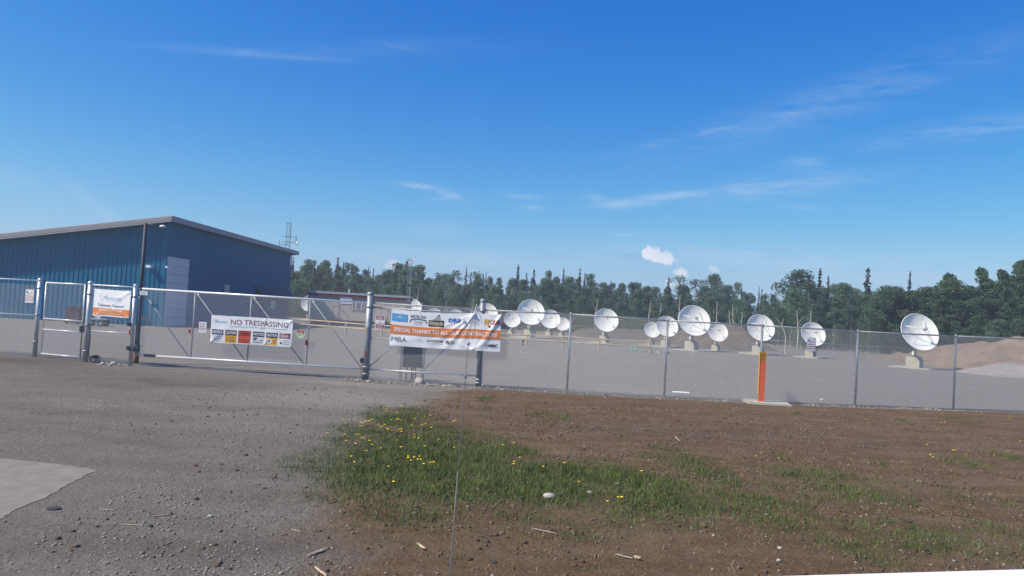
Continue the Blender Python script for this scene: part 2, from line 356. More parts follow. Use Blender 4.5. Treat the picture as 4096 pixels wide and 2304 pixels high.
def ground_material():
    m = bpy.data.materials.new('gravel_and_soil'); m.use_nodes = True; t = m.node_tree; b = t.nodes['Principled BSDF']
    n_ = lambda k, **kw: [setattr(q, a, c2) for q in [t.nodes.new(k)] for a, c2 in kw.items()] and None
    def nd(k, **kw):
        q = t.nodes.new(k)
        for a, c2 in kw.items(): setattr(q, a, c2)
        return q
    lk = t.links.new
    geo = nd('ShaderNodeNewGeometry'); pos = geo.outputs['Position']
    at = nd('ShaderNodeAttribute', attribute_name='zones'); sp = nd('ShaderNodeSeparateColor'); lk(at.outputs['Color'], sp.inputs[0])
    at2 = nd('ShaderNodeAttribute', attribute_name='zones2'); sp2 = nd('ShaderNodeSeparateColor'); lk(at2.outputs['Color'], sp2.inputs[0])
    def noi(s, d=6, r=.65, w=None):
        q = nd('ShaderNodeTexNoise'); q.inputs['Scale'].default_value = s; q.inputs['Detail'].default_value = d; q.inputs['Roughness'].default_value = r
        if w:
            mp = nd('ShaderNodeMapping'); mp.inputs['Scale'].default_value = w; lk(pos, mp.inputs[0]); lk(mp.outputs[0], q.inputs['Vector'])
        else: lk(pos, q.inputs['Vector'])
        return q.outputs['Fac']
    def ramp(f, stops):
        q = nd('ShaderNodeValToRGB'); e = q.color_ramp.elements
        e[0].position = stops[0][0]; e[0].color = (*stops[0][1], 1); e[1].position = stops[-1][0]; e[1].color = (*stops[-1][1], 1)
        for p_, c_ in stops[1:-1]: z = e.new(p_); z.color = (*c_, 1)
        lk(f, q.inputs[0]); return q.outputs[0]
    def mix(f, a, c_, op='MIX'):
        q = nd('ShaderNodeMix', data_type='RGBA', blend_type=op)
        if isinstance(f, float): q.inputs['Factor'].default_value = f
        else: lk(f, q.inputs['Factor'])
        for nm, x in (('A', a), ('B', c_)):
            if isinstance(x, tuple): q.inputs[nm].default_value = (*x, 1)
            else: lk(x, q.inputs[nm])
        return q.outputs['Result']
    def mth(op, a, c_=None, cl=False):
        q = nd('ShaderNodeMath', operation=op, use_clamp=cl)
        for i, x in enumerate((a, c_)):
            if x is None: continue
            if isinstance(x, (int, float)): q.inputs[i].default_value = x
            else: lk(x, q.inputs[i])
        return q.outputs[0]
    big = noi(.35, 4); mid = noi(3.0, 6); fine = noi(38, 5, .7)
    streak = noi(.8, 5, .6, (.25, 1.6, 1))
    track = ramp(noi(.55, 5, .62, (.35, 1.3, 1)), [(.44, (0, 0, 0)), (.62, (1, 1, 1))])
    yard = mix(.5, ramp(fine, [(.34, (.115, .107, .094)), (.52, (.20, .187, .165)), (.68, (.36, .338, .307))]), ramp(big, [(.3, (.172, .160, .140)), (.7, (.22, .206, .180))]))
    yard = mix(mth('MULTIPLY', track, .5), yard, (.17, .155, .142))
    drive = mix(.5, ramp(fine, [(.33, (.075, .066, .054)), (.5, (.17, .154, .130)), (.68, (.34, .315, .275))]), ramp(mid, [(.3, (.130, .116, .097)), (.7, (.205, .187, .160))]))
    drive = mix(mth('MULTIPLY', ramp(streak, [(.42, (0, 0, 0)), (.62, (1, 1, 1))]), .35), drive, (.13, .108, .095))
    soil = mix(.55, ramp(fine, [(.33, (.045, .024, .011)), (.5, (.115, .070, .036)), (.69, (.29, .195, .115))]), ramp(mid, [(.3, (.082, .048, .024)), (.7, (.155, .098, .056))]))
    soil = mix(mth('MULTIPLY', ramp(noi(1.2, 5, .6, (.35, 1.4, 1)), [(.45, (0, 0, 0)), (.6, (1, 1, 1))]), .4), soil, (.19, .14, .092))
    turf = ramp(mid, [(.3, (.035, .045, .016)), (.7, (.075, .085, .03))])
    floor = ramp(mid, [(.3, (.03, .04, .018)), (.7, (.06, .075, .03))])
    red = ramp(noi(.9, 6, .7, (.7, 1.2, 1)), [(.5, (0, 0, 0)), (.66, (1, 1, 1))]); drive = mix(mth('MULTIPLY', red, .45), drive, (.14, .098, .082))
    col = mix(sp2.outputs[0], drive, yard)
    col = mix(mth('MULTIPLY', sp2.outputs[2], .55), col, ramp(fine, [(.3, (.20, .185, .162)), (.7, (.42, .395, .355))]))
    col = mix(sp.outputs[0], col, soil)
    col = mix(mth('MULTIPLY', sp.outputs[2], .75), col, (.085, .066, .055))
    col = mix(mth('MULTIPLY', sp.outputs[1], .8), col, turf)
    col = mix(sp2.outputs[1], col, floor)
    clod = mth('MULTIPLY', ramp(noi(14, 4, .6), [(.56, (0, 0, 0)), (.68, (1, 1, 1))]), mth('SUBTRACT', .55, mth('MULTIPLY', sp2.outputs[0], .5)))
    col = mix(clod, col, (.07, .055, .042))
    # embedded stones
    vo = nd('ShaderNodeTexVoronoi'); vo.inputs['Scale'].default_value = 26; lk(pos, vo.inputs['Vector'])
    st = mth('MULTIPLY', mth('LESS_THAN', vo.outputs['Distance'], .26), mth('GREATER_THAN', nd('ShaderNodeSeparateColor').outputs[0] if False else noi(60, 0), .55))
    sc = nd('ShaderNodeSeparateColor'); lk(vo.outputs['Color'], sc.inputs[0])
    sel = mth('GREATER_THAN', sc.outputs[0], .74)
    st = mth('MULTIPLY', st, sel)
    col = mix(mth('MULTIPLY', st, mth('SUBTRACT', .75, mth('MULTIPLY', sp.outputs[1], .75))), col, ramp(sc.outputs[1], [(0, (.16, .14, .13)), (.6, (.34, .32, .30)), (1, (.42, .40, .36))]))
    lk(col, b.inputs['Base Color']); b.inputs['Roughness'].default_value = .95; b.inputs['Specular IOR Level'].default_value = .15
    hgt = mth('ADD', mth('MULTIPLY', fine, .6), mth('ADD', mth('MULTIPLY', noi(9, 6, .7), 1.6), mth('MULTIPLY', st, .35)))
    bp = nd('ShaderNodeBump'); bp.inputs['Strength'].default_value = .9; bp.inputs['Distance'].default_value = .04
    lk(hgt, bp.inputs['Height']); lk(bp.outputs[0], b.inputs['Normal'])
    return m
gm = ground_material()
me = np_mesh('ground', V, Fc, gm, True)
x, y = V[:, 0].astype(float), V[:, 1].astype(float)
soil = soil_at(x, y); gr = grass_at(x, y); dk = blobs(x, y, DARK); lt = blobs(x, y, LIGHT)
yardm = np.clip((y - fence_y(x) + .3) / .4, 0, 1); woods = np.clip((y - 98 - .1 * np.abs(x) + 6 * fbm(x * .1, y * .1)) / 5, 0, 1)
woods = np.maximum(woods, (y > 60) * np.clip((np.abs(x - 10) - 75) / 10, 0, 1))
def colattr(nm, r, g, b):
    at = me.color_attributes.new(nm, 'FLOAT_COLOR', 'POINT'); at.data.foreach_set('color', np.stack([r, g, b, np.ones_like(r)], 1).astype(np.float32).ravel())
colattr('zones', soil, np.clip(.35 * blobs(x, y, GRASS) + .75 * gr, 0, 1), np.clip(dk, 0, 1)); colattr('zones2', yardm, woods, np.clip(lt, 0, 1))
link('ground', me, kind='structure')
def gz(x, y): return float(height_at(np.array([float(x)]), np.array([float(y)]))[0])
def GG(u, v):
    p = G(u, v)
    for _ in range(3): p = G(u, v, gz(p.x, p.y))
    return p

# pale pavement corner at the left
M['paving'] = new_mat('worn_pavement', (.165, .150, .126), .95, 0, col2=(.225, .208, .18), vscale=4, bump=.4, bscale=60, detail=8)
pv = [(-900, 1790), (-300, 1800), (0, 1835), (150, 1848), (300, 1868), (345, 1873), (385, 1886), (350, 1900), (300, 1925), (240, 1960), (150, 2005), (60, 2045), (0, 2078), (-150, 2150), (-400, 2330), (-1500, 2330)]
pts = []
for (a, b_) in zip(pv[:-1], pv[1:]):
    for k in range(6):
        t_ = k / 6; q = G(a[0] + (b_[0] - a[0]) * t_, a[1] + (b_[1] - a[1]) * t_); j = .022 if a[0] > -300 else 0
        pts.append((q.x + random.uniform(-j, j), q.y + random.uniform(-j, j)))
mb = MB(); n = len(pts); mb.add([(a, b_, .006) for a, b_ in pts] + [(a, b_, -.03) for a, b_ in pts], [tuple(range(n))] + [(i, n + i, n + (i + 1) % n, (i + 1) % n) for i in range(n)])
mb.build('pavement', M['paving'], kind='structure')

# ------------------------------------------------------------------ printed boards and banners
_tc = {}
def text_geo(s, bold=0.0):
    if (s, bold) in _tc: return _tc[(s, bold)]
    cu = bpy.data.curves.new('t', 'FONT'); cu.body = s; cu.size = 1.0; cu.offset = bold; cu.resolution_u = 3; cu.fill_mode = 'FRONT'
    ob = bpy.data.objects.new('t', cu); C.objects.link(ob)
    dg = bpy.context.evaluated_depsgraph_get(); me_ = bpy.data.meshes.new_from_object(ob.evaluated_get(dg))
    vs = np.array([v_.co[:2] for v_ in me_.vertices]); fs = [tuple(p_.vertices) for p_ in me_.polygons]
    vs[:, 0] -= vs[:, 0].min(); vs[:, 1] -= vs[:, 1].min(); w, h = vs.max(0)
    bpy.data.objects.remove(ob); bpy.data.curves.remove(cu); bpy.data.meshes.remove(me_)
    _tc[(s, bold)] = (vs, fs, w, h); return _tc[(s, bold)]
class Board:
    """a flat or slack sheet hung at three corner points; printed shapes are laid a millimetre or two in front of it.
    x runs 0..100 along the top, y 0..self.hh downwards"""
    def __init__(s, root, TL, TR, BL, deform=None, BR=None, step=.0022):
        s.root = root; s.O = TL; s.ex = (TR - TL); s.W = s.ex.length; s.ey = (BL - TL); s.H = s.ey.length
        s.skew = Vector((0, 0, 0)) if BR is None else BR - (TL + s.ex + s.ey)
        s.n = s.ey.cross(s.ex).normalized()
        if s.n.y > 0: s.n = -s.n
        s.hh = 100 * s.H / s.W; s.d = deform; s.lay = {}; s.z = 0.0; s.uid = 0; s.step = step
    def pt(s, x, y, z=0.0):
        a = x / 100; b = y / s.hh; dn = 0.0; dx = dy = 0.0
        if s.d: dn, dy = s.d(a, b)
        p = s.O + s.ex * a + s.ey * (b + dy) + s.skew * (a * b) + s.n * (dn + z)
        return p - s.root.location
    def put(s, name, col, vs, fs):
        mb = s.lay.setdefault((name, col, s.uid), MB()); mb.add([s.pt(a, b, s.z) for a, b in vs], fs)
    def up(s, k=1): s.z += s.step * k; return s
    def rect(s, name, col, x0, y0, x1, y1, nx=1, ny=1):
        vs = [(x0 + (x1 - x0) * i / nx, y0 + (y1 - y0) * j / ny) for j in range(ny + 1) for i in range(nx + 1)]
        s.put(name, col, vs, [(j * (nx + 1) + i, j * (nx + 1) + i + 1, (j + 1) * (nx + 1) + i + 1, (j + 1) * (nx + 1) + i) for j in range(ny) for i in range(nx)]); return s
    def rrect(s, name, col, x0, y0, x1, y1, r=1.0):
        v_ = []
        for cx_, cy_, a0 in ((x1 - r, y0 + r, -90), (x1 - r, y1 - r, 0), (x0 + r, y1 - r, 90), (x0 + r, y0 + r, 180)):
            for k in range(5): t = R(a0 + 22.5 * k); v_.append((cx_ + r * math.cos(t), cy_ + r * math.sin(t)))
        s.put(name, col, v_, [tuple(range(len(v_)))]); return s
    def poly(s, name, col, pts): s.put(name, col, pts, [tuple(range(len(pts)))]); return s
    def ell(s, name, col, cx_, cy_, rx, ry, n=20): return s.poly(name, col, [(cx_ + rx * math.cos(2 * math.pi * k / n), cy_ + ry * math.sin(2 * math.pi * k / n)) for k in range(n)])
    def stroke(s, name, col, pts, w):
        for (a, b), (c_, d_) in zip(pts[:-1], pts[1:]):
            L_ = math.hypot(c_ - a, d_ - b) or 1; nx_, ny_ = -(d_ - b) / L_ * w / 2, (c_ - a) / L_ * w / 2
            s.put(name, col, [(a + nx_, b + ny_), (c_ + nx_, d_ + ny_), (c_ - nx_, d_ - ny_), (a - nx_, b - ny_)], [(0, 1, 2, 3)])
        return s
    def text(s, txt, col, x0, y0, x1, y1, bold=.012, name='lettering', slant=0.0):
        vs, fs, w, h = text_geo(txt, bold)
        q = [(x0 + (a + slant * b) / w * (x1 - x0), y1 - b / h * (y1 - y0)) for a, b in vs]; s.put(name, col, q, fs); return s
    def done(s, smooth=()):
        for (name, col, _), mb in s.lay.items(): mb.build(name, ink(*col), s.root, kind='stuff' if name == 'lettering' else None)
def sheet(B, mat, nx, ny, name='sheet', thick=.002):
    mb = MB(); vs = [B.pt(100 * i / nx, B.hh * j / ny, 0) for j in range(ny + 1) for i in range(nx + 1)]
    k = len(vs); vs += [v_ - B.n * thick for v_ in vs]
    fs = [(j * (nx + 1) + i, j * (nx + 1) + i + 1, (j + 1) * (nx + 1) + i + 1, (j + 1) * (nx + 1) + i) for j in range(ny) for i in range(nx)]
    fs += [tuple(k + i for i in f[::-1]) for f in fs]
    mb.add(vs, fs); return mb.build(name, mat, B.root, smooth=True)
def rplate(B, mat, r=4.0, name='plate', t=.004):
    v_ = []
    for cx_, cy_, a0 in ((100 - r, r, -90), (100 - r, B.hh - r, 0), (r, B.hh - r, 90), (r, r, 180)):
        for k in range(5): a = R(a0 + 22.5 * k); v_.append((cx_ + r * math.cos(a), cy_ + r * math.sin(a)))
    n = len(v_); mb = MB(); mb.add([B.pt(a, b, 0) for a, b in v_] + [B.pt(a, b, -t) for a, b in v_], [tuple(range(n)), tuple(range(2 * n - 1, n - 1, -1))] + [(i, n + i, n + (i + 1) % n, (i + 1) % n) for i in range(n)])
    return mb.build(name, mat, B.root)
def hung(name, label, cat, px, A, B_, off, deform=None, group=None):
    TL, TR, BL = (onplane(u, v, A, B_, off) for u, v in px[:3]); BR = onplane(*px[3], A, B_, off) if len(px) > 3 else None
    r = thing(name, label, cat, (TL + TR) / 2 + (BL - TL), group=group); bpy.context.view_layer.update()
    return Board(r, TL, TR, BL, deform, BR)
def microcom_logo(B, x0, y0, x1, y1, k=1.0):
    h = y1 - y0; w = x1 - x0
    B.text('Microcom', (.20, .38, .58), x0 + .12 * w, y0 + .28 * h, x1, y0 + .72 * h, 0.0)
    B.ell('emblem', (.10, .2, .4), x0 + .27 * w, y0 + .2 * h, .018 * w, .05 * h, 10)
    arc = [(x0 + w * (.17 - .17 * math.cos(t)), y0 + h * (.35 + .62 * math.sin(t))) for t in [(-.5 + .2 * i) for i in range(11)]]
    B.stroke('emblem', (.45, .36, .30), arc, .012 * w)
# ------------------------------------------------------------------ blue steel building
YB = 52.0
T1 = P(688, 862, YB - .77); T0 = P(0, 934, YB - .77); XE = T1.x; XC = XE - .60
SL = (T1.z - T0.z) / (T1.x - T0.x); ZR = T1.z; YE = 82.0; FH = .34; XL = -52.0
zroof = lambda x: ZR + SL * (x - XE)
bld = thing('steel_building', 'large blue ribbed steel building with grey roof edge at the left', 'building', ((XC + XL) / 2, (YB + YE) / 2, 0)); bpy.context.view_layer.update()
bo = bld.location.copy()
def B2L(mb): mb.v = [tuple(Vector(p) - bo) for p in mb.v]; return mb
WT = .38   # wall top below roof surface
body = MB()
prof = [(XL, 0), (XC - .06, 0), (XC - .06, zroof(XC) - WT - .05), (XL, zroof(XL) - WT - .05)]
body.prism(prof, YB + .06, YE - .6, lambda x, z, y: (x, y, z)); B2L(body).build('wall', M['blue'], bld)
RIB = .33
def panel_front(x0, x1):
    mb = MB(); x = x0; nr = round((x1 - x0) / RIB)
    pr = []
    for k in range(nr):
        a = x0 + k * RIB; pr += [(a, 0), (a + .215, 0), (a + .24, .038), (a + .29, .038), (a + .315, 0)]
    pr.append((x1, 0)); n = len(pr)
    vs = [(a, YB + .02 - d, 0.02) for a, d in pr] + [(a, YB + .02 - d, zroof(a) - WT) for a, d in pr]
    mb.add(vs, [(i, i + 1, n + i + 1, n + i) for i in range(n - 1)]); return B2L(mb)
x = XC - 3 * RIB
while x > -41:
    panel_front(x, x + 3 * RIB).build('siding_panel', M['blue'], bld); x -= 3 * RIB
# long side wall, panels repeat along y; door opening left between them
DY0 = PX(651, 1200, XC).y; DY1 = PX(748, 1200, XC).y; DZ = PX(651, 1022, XC).z
def side_mesh(z0, z1):
    mb = MB(); pr = []
    for k in range(3):
        a = k * RIB; pr += [(a, 0), (a + .215, 0), (a + .24, .03), (a + .29, .03), (a + .315, 0)]
    pr.append((3 * RIB, 0)); n = len(pr)
    mb.add([(d, a, z0) for a, d in pr] + [(d, a, z1) for a, d in pr], [(i, i + 1, n + i + 1, n + i) for i in range(n - 1)])
    return mb.mesh('side_panel', M['blue'])
ztop = zroof(XC) - WT; full = side_mesh(.02, ztop); over = side_mesh(DZ + .08, ztop)
y = YB + .12
while y + 3 * RIB < YE - .5:
    o = (y + 3 * RIB > DY0 - .1) and (y < DY1 + .1)
    link('siding_panel', over if o else full, bld, loc=Vector((XC + .02, y, 0)) - bo); y += 3 * RIB
B2L(MB().b2(XC - .05, XC + .055, YB - .03, YB + .11, 0.02, ztop)).build('corner_trim', M['blue'], bld)
B2L(MB().b2(XC - .02, XC + .05, YE - .62, YE - .5, 0.02, ztop)).build('corner_trim', M['blue'], bld)
rf = MB(); rf.prism([(XL, zroof(XL) - .10), (XE, ZR - .10), (XE, ZR), (XL, zroof(XL))], YB - .75, YE, lambda x, z, y: (x, y, z)); roof = B2L(rf).build('roof', M['trimlight'], bld)
sf = MB(); sf.prism([(XL, zroof(XL) - WT + .0), (XE - .03, ZR - WT - .0), (XE - .03, ZR - .105), (XL, zroof(XL) - .105)], YB - .725, YE - .03, lambda x, z, y: (x, y, z)); B2L(sf).build('soffit', M['blue'], bld)
f1 = MB(); f1.prism([(XL, zroof(XL) - .30), (XE + .02, ZR - .30), (XE + .02, ZR - .05), (XL, zroof(XL) - .05)], YB - .80, YB - .755, lambda x, z, y: (x, y, z)); B2L(f1).build('fascia', M['roofgrey'], bld)
f2 = MB(); f2.prism([(XL, zroof(XL) - .40), (XE, ZR - .40), (XE, ZR - .303), (XL, zroof(XL) - .303)], YB - .785, YB - .73, lambda x, z, y: (x, y, z)); B2L(f2).build('rake_trim', M['trimlight'], bld)
B2L(MB().b2(XE + .005, XE + .05, YB - .75, YE + .02, ZR - .40, ZR - .04)).build('gutter', M['roofgrey'], bld)
# door
door = B2L(MB().b2(XC - .02, XC + .045, DY0 + .1, DY1 - .1, .03, DZ)).build('overhead_door', M['doorwhite'], bld)
for k in range(1, 8):
    z = k * DZ / 8; B2L(MB().b2(XC + .046, XC + .052, DY0 + .12, DY1 - .12, z - .015, z + .015)).build('door_seam', M['roofgrey'], door)
fr = MB().b2(XC + .0, XC + .09, DY0 - .06, DY0 + .1, .02, DZ + .12); fr.b2(XC, XC + .09, DY1 - .1, DY1 + .06, .02, DZ + .12); fr.b2(XC, XC + .09, DY0 + .1, DY1 - .1, DZ + .003, DZ + .12)
B2L(fr).build('door_frame', M['blue'], bld)
# louvre
a = PX(895, 1137, XC); b = PX(914, 1172, XC)
lv = B2L(MB().b2(XC + .03, XC + .06, a.y, b.y, b.z, a.z)).build('louvre_vent', M['dark_steel'], bld)
for k in range(7):
    z = b.z + (a.z - b.z) * (k + .5) / 7; B2L(MB().b2(XC + .062, XC + .10, a.y + .05, b.y - .05, z - .03, z + .02)).build('slat', M['white'], lv)
# personnel door and notice near the far corner, canopy over them
a = PX(1082, 1201, XC); b = PX(1098, 1234, XC)
B2L(MB().b2(XC + .05, XC + .08, a.y, b.y, b.z, a.z)).build('notice_panel', M['white'], bld)
CY0 = PX(1020, 1155, XC).y; CY1 = 81.0; cz = 3.5
cn = MB(); cn.prism([(XC + .03, cz), (XC + .75, cz - .8), (XC + .75, cz - .88), (XC + .03, cz - .10)], CY0, CY1 - .1, lambda x, z, y: (x, y, z)); B2L(cn).build('canopy', M['dark_steel'], bld)
cn = MB(); cn.prism([(XC + .03, cz + .06), (XC + .82, cz - .80), (XC + .82, cz - 1.02), (XC + .03, cz - .16)], CY1 - .095, CY1, lambda x, z, y: (x, y, z)); B2L(cn).build('canopy_trim', M['white'], bld)
cn = MB(); cn.prism([(XC + .03, cz + .04), (XC + .8, cz - .80), (XC + .8, cz - .95), (XC + .03, cz - .14)], CY0 - .1, CY0 - .003, lambda x, z, y: (x, y, z)); B2L(cn).build('canopy_trim', M['dark_steel'], bld)
# lamps and box on the lit end wall
a = P(603, 1067, YB)
lm = B2L(MB().box((a.x, YB - .22, a.z), (.34, .30, .20))).build('flood_lamp', M['white'], bld)
B2L(MB().b2(a.x - .12, a.x + .12, YB - .385, YB - .372, a.z - .07, a.z + .06)).build('lens', M['lens'], lm)
B2L(MB().tube((a.x, YB - .06, a.z - .08), (a.x, YB - .2, a.z - .02), .03)).build('bracket', M['galv_dull'], lm)
a = P(648, 1067, YB - .1); B2L(MB().box((XC + .14, YB + .02, a.z), (.16, .2, .12))).build('flood_lamp', M['white'], bld)
a = P(570, 1268, YB); b = P(588, 1296, YB)
bx = B2L(MB().b2(a.x, b.x, YB - .14, YB - .03, b.z + .1, a.z)).build('service_box', M['blue'], bld)
B2L(MB().b2(a.x + .04, b.x - .04, YB - .146, YB - .141, a.z - .12, a.z - .02)).build('red_notice', ink(*REDI), bx)

# ------------------------------------------------------------------ steel pole behind the gate post
b = P(543, 1449, 24.9); t = P(583, 893, 24.9); zb = gz(b.x, b.y)
pl = thing('steel_pole', 'tall dark steel pole with small lamp arm and rusty foot behind the gate post', 'pole', (b.x, b.y, zb))
MB().tube((0, 0, .62), (0, 0, t.z - zb), .073, .052, 16).build('shaft', M['dark_steel'], pl, True)
MB().tube((0, 0, -.1), (0, 0, .40), .088, .085, 16).build('foot', M['rust'], pl, True)
MB().tube((0, 0, .40), (0, 0, .62), .10, .10, 16).build('collar', M['dark_steel'], pl, True)
MB().tube((0, 0, t.z - zb - .04), (.55, .05, t.z - zb - .06), .016).build('arm', M['dark_steel'], pl, True)
MB().lathe([(.01, .03), (.09, .0), (.11, -.04), (.02, -.045)], 14, (.55, .05, t.z - zb - .05)).build('lamp_head', M['white'], pl, True)

# ------------------------------------------------------------------ chain link
_cl = {}
def chainlink(w, h, d=.070, r=.0027, z0=.0):
    key = (round(w, 2), round(h, 2), d, r)
    if key in _cl: return _cl[key]
    st = d / 2; nw = max(2, int(round(w / st))); ns = int(h / st); xs = np.arange(nw + 1) * (w / nw)
    segA = []; segB = []
    k = np.arange(ns)
    for i in range(nw):
        par = (k + i) % 2
        xa = np.where(par == 0, xs[i], xs[i + 1]); xb = np.where(par == 0, xs[i + 1], xs[i])
        ya = np.where(par == 0, -.002, .002); yb = -ya
        segA.append(np.stack([xa, ya, k * st], 1)); segB.append(np.stack([xb, yb, (k + 1) * st], 1))
    A = np.concatenate(segA); Bq = np.concatenate(segB); n = len(A)
    ang = np.array([0, 2.094, 4.189]); dirv = Bq - A; dirv /= np.linalg.norm(dirv, axis=1)[:, None]
    e = np.cross(dirv, np.array([0, 1.0, 0])); e /= np.linalg.norm(e, axis=1)[:, None]; g = np.cross(dirv, e)
    vs = []
    for Q in (A, Bq):
        for t_ in ang: vs.append(Q + r * (math.cos(t_) * e + math.sin(t_) * g))
    V_ = np.stack(vs, 1).reshape(-1, 3); base = (np.arange(n) * 6)[:, None]
    Fq = np.concatenate([base + np.array([[i, (i + 1) % 3, 3 + (i + 1) % 3, 3 + i]]) for i in range(3)])
    _cl[key] = np_mesh('chain_link', V_, Fq, M['wire']); return _cl[key]
def mesh_bay(parent, A, B_, z0, z1, off=.03, name='chain_link_mesh', **kw):
    v_ = Vector((B_[0] - A[0], B_[1] - A[1], 0)); Ln = v_.length; t_ = v_.normalized(); nrm = Vector((t_.y, -t_.x, 0))
    h = z1 - z0; std = 3.1 if Ln > 2.2 else (1.7 if Ln > 1.3 else .9)
    m_ = chainlink(std, h, **kw); o = link(name, m_, parent)
    o.location = Vector((A[0], A[1], z0)) + nrm * off - parent.location; o.rotation_euler = (0, 0, math.atan2(t_.y, t_.x)); o.scale = (Ln / std, 1, 1); return o
def rail(parent, A, B_, za, zb, r, mat, name='top_rail', off=0.0, n=10):
    t_ = Vector((B_[0] - A[0], B_[1] - A[1], 0)).normalized(); nrm = Vector((t_.y, -t_.x, 0)) * off
    return MB().tube(Vector((A[0], A[1], za)) + nrm - parent.location, Vector((B_[0], B_[1], zb)) + nrm - parent.location, r, n=n).build(name, mat, parent, True)
def post(parent, p, h, r, mat, cap=True, name='post', bands=(), n=16):
    z = gz(*p) - .08; q = Vector((p[0], p[1], 0)) - parent.location
    mb = MB().tube(q + Vector((0, 0, z)), q + Vector((0, 0, h - .02)), r, n=n)
    o = mb.build(name, mat, parent, True)
    if cap:
        c_ = q + Vector((0, 0, h - .02)); MB().lathe([(r * 1.12, -.05), (r * 1.14, 0), (r * .9, .035), (r * .4, .055), (.001, .06)], n, c_).build('cap', mat, o, True)
    for zb_ in bands: MB().tube(q + Vector((0, 0, zb_ - .03)), q + Vector((0, 0, zb_ + .03)), r * 1.13, n=n).build('band', M['galv_dull'], o, True)
    return o
def lerp(A, B_, t): return (A[0] + (B_[0] - A[0]) * t, A[1] + (B_[1] - A[1]) * t)
ztopof = lambda u, v, y: P(u, v, y).z
# left stretch of fence
FT = 2.44
lf = thing('chain_link_fence', 'short stretch of bright chain link fence left of the walk gate', 'fence', (P1[0], P1[1], 0), group='chain link fencing round the yard')
z1 = ztopof(151, 1122, P1[1]); z0 = ztopof(0, 1116, 25.5)
post(lf, P1, ztopof(161, 1116, P1[1]), .068, M['galv'], bands=(.5, 1.4, 2.3)); post(lf, P0, 2.6, .05, M['galv'])
rail(lf, P0, P1, z0, z1, .024, M['galv_white']); rail(lf, P0, P1, ztopof(0, 1254, 25.5), ztopof(136, 1260, P1[1]), .02, M['galv_white'], 'middle_rail')
mesh_bay(lf, P0, P1, .06, FT)
# walk gate
wg = thing('walk_gate', 'narrow walk gate of bright tubes and chain link between two posts', 'gate', (*lerp(P1, P2, .5), 0))
GA, GB = lerp(P1, P2, .13), lerp(P1, P2, .90)
zt = 2.50
for (n_, q) in (('stile', GA), ('stile', GB)): rail(wg, q, (q[0] + 1e-4, q[1]), .14, zt, .024, M['galv'], n_)
for z in (zt, 1.30, .94, .13): rail(wg, GA, GB, z, z, .024, M['galv_white'], 'rail')
mesh_bay(wg, GA, GB, .14, zt)
MB().box(Vector((GB[0], GB[1], 1.05)) - wg.location, (.13, .09, .20)).build('latch', M['dark_steel'], wg)
# panel between the walk gate and the slide gate
pf = thing('fence_panel', 'narrow fence panel with two posts carrying the white and orange banner', 'fence', (P2[0], P2[1], 0), group='chain link fencing round the yard')
post(pf, P2, ztopof(361, 1128, P2[1]), .078, M['galv'], bands=(.35, 1.2, 2.2)); post(pf, P3, ztopof(544, 1140, P3[1]), .062, M['galv'], bands=(.5, 2.2))
rail(pf, P2, P3, ztopof(376, 1139, P2[1]), ztopof(532, 1149, P3[1]), .024, M['galv_white'])
rail(pf, lerp(P2, P3, .0), lerp(P2, P3, 1), 1.02, 1.02, .02, M['galv_white'], 'middle_rail'); mesh_bay(pf, P2, P3, .9, FT)
q = Vector((P3[0], P3[1], 0)) - pf.location
MB().tube(q + Vector((-.055, -.05, 1.60)), q + Vector((-.055, -.05, 1.78)), .018).build('orange_tape', ink(.62, .28, .03), pf); MB().tube(q + Vector((-.06, -.05, .98)), q + Vector((-.06, -.05, 1.14)), .02).build('red_tape', ink(*REDI), pf)
MB().box(q + Vector((-.05, -.07, .56)), (.1, .1, .12)).build('latch_box', M['dark_steel'], pf); MB().box(q + Vector((-.09, -.07, 1.32)), (.09, .08, .12)).build('hinge', M['dark_steel'], pf)
# sliding gate P3..P5 (the part past the big post is its counterbalance)
OFFG = -.13
sg = thing('sliding_gate', 'long chain link sliding gate of bright tubes carrying the no trespassing banner', 'gate', (*lerp(P3, P4, .5), 0))
gz_t = ztopof(560, 1154, P3[1]); gz_b = ztopof(560, 1421, P3[1]); gt4 = ztopof(1470, 1211, P4[1]); gb4 = ztopof(1455, 1477, P4[1])
GL = lerp(P3, P4, .02)
tz = lambda f: gz_t + (gt4 - gz_t) * f; bz = lambda f: gz_b + (gb4 - gz_b) * f
rail(sg, GL, P4, gz_t, gt4, .032, M['galv_white'], 'top_rail', OFFG); rail(sg, GL, P4, gz_b, gb4, .032, M['galv_white'], 'bottom_rail', OFFG)
FRV = [0.012, .252, .494, .745, .985]
for k, f in enumerate(FRV): q = lerp(P3, P4, f); rail(sg, q, (q[0] + 1e-4, q[1]), bz(f), tz(f), .022, M['galv_dull'], 'upright', OFFG)
for k in range(4):
    f0, f1 = FRV[k] + .012, FRV[k + 1] - .012; A, B_ = lerp(P3, P4, f0), lerp(P3, P4, f1)
    br = rail(sg, A, B_, tz(f0) - .09, bz(f1) + .05, .017, M['galv_dull'], 'brace', OFFG + .01)
    a_ = Vector((A[0], A[1], tz(f0) - .07)) - sg.location + Vector((0, .13, 0)); MB().box(a_, (.06, .03, .08), mat=Matrix.Rotation(-.7, 3, 'Y')).build('brace_clip', M['galv_white'], br)
    mesh_bay(sg, lerp(P3, P4, FRV[k]), lerp(P3, P4, FRV[k + 1]), bz(FRV[k]), tz(FRV[k]), OFFG + .03)
q = lerp(P3, P4, .74); MB().tube(Vector((q[0], q[1] + .09, .98)) - sg.location, Vector((q[0], q[1] + .09, 1.14)) - sg.location, .03).build('red_tape', ink(*REDI), sg)
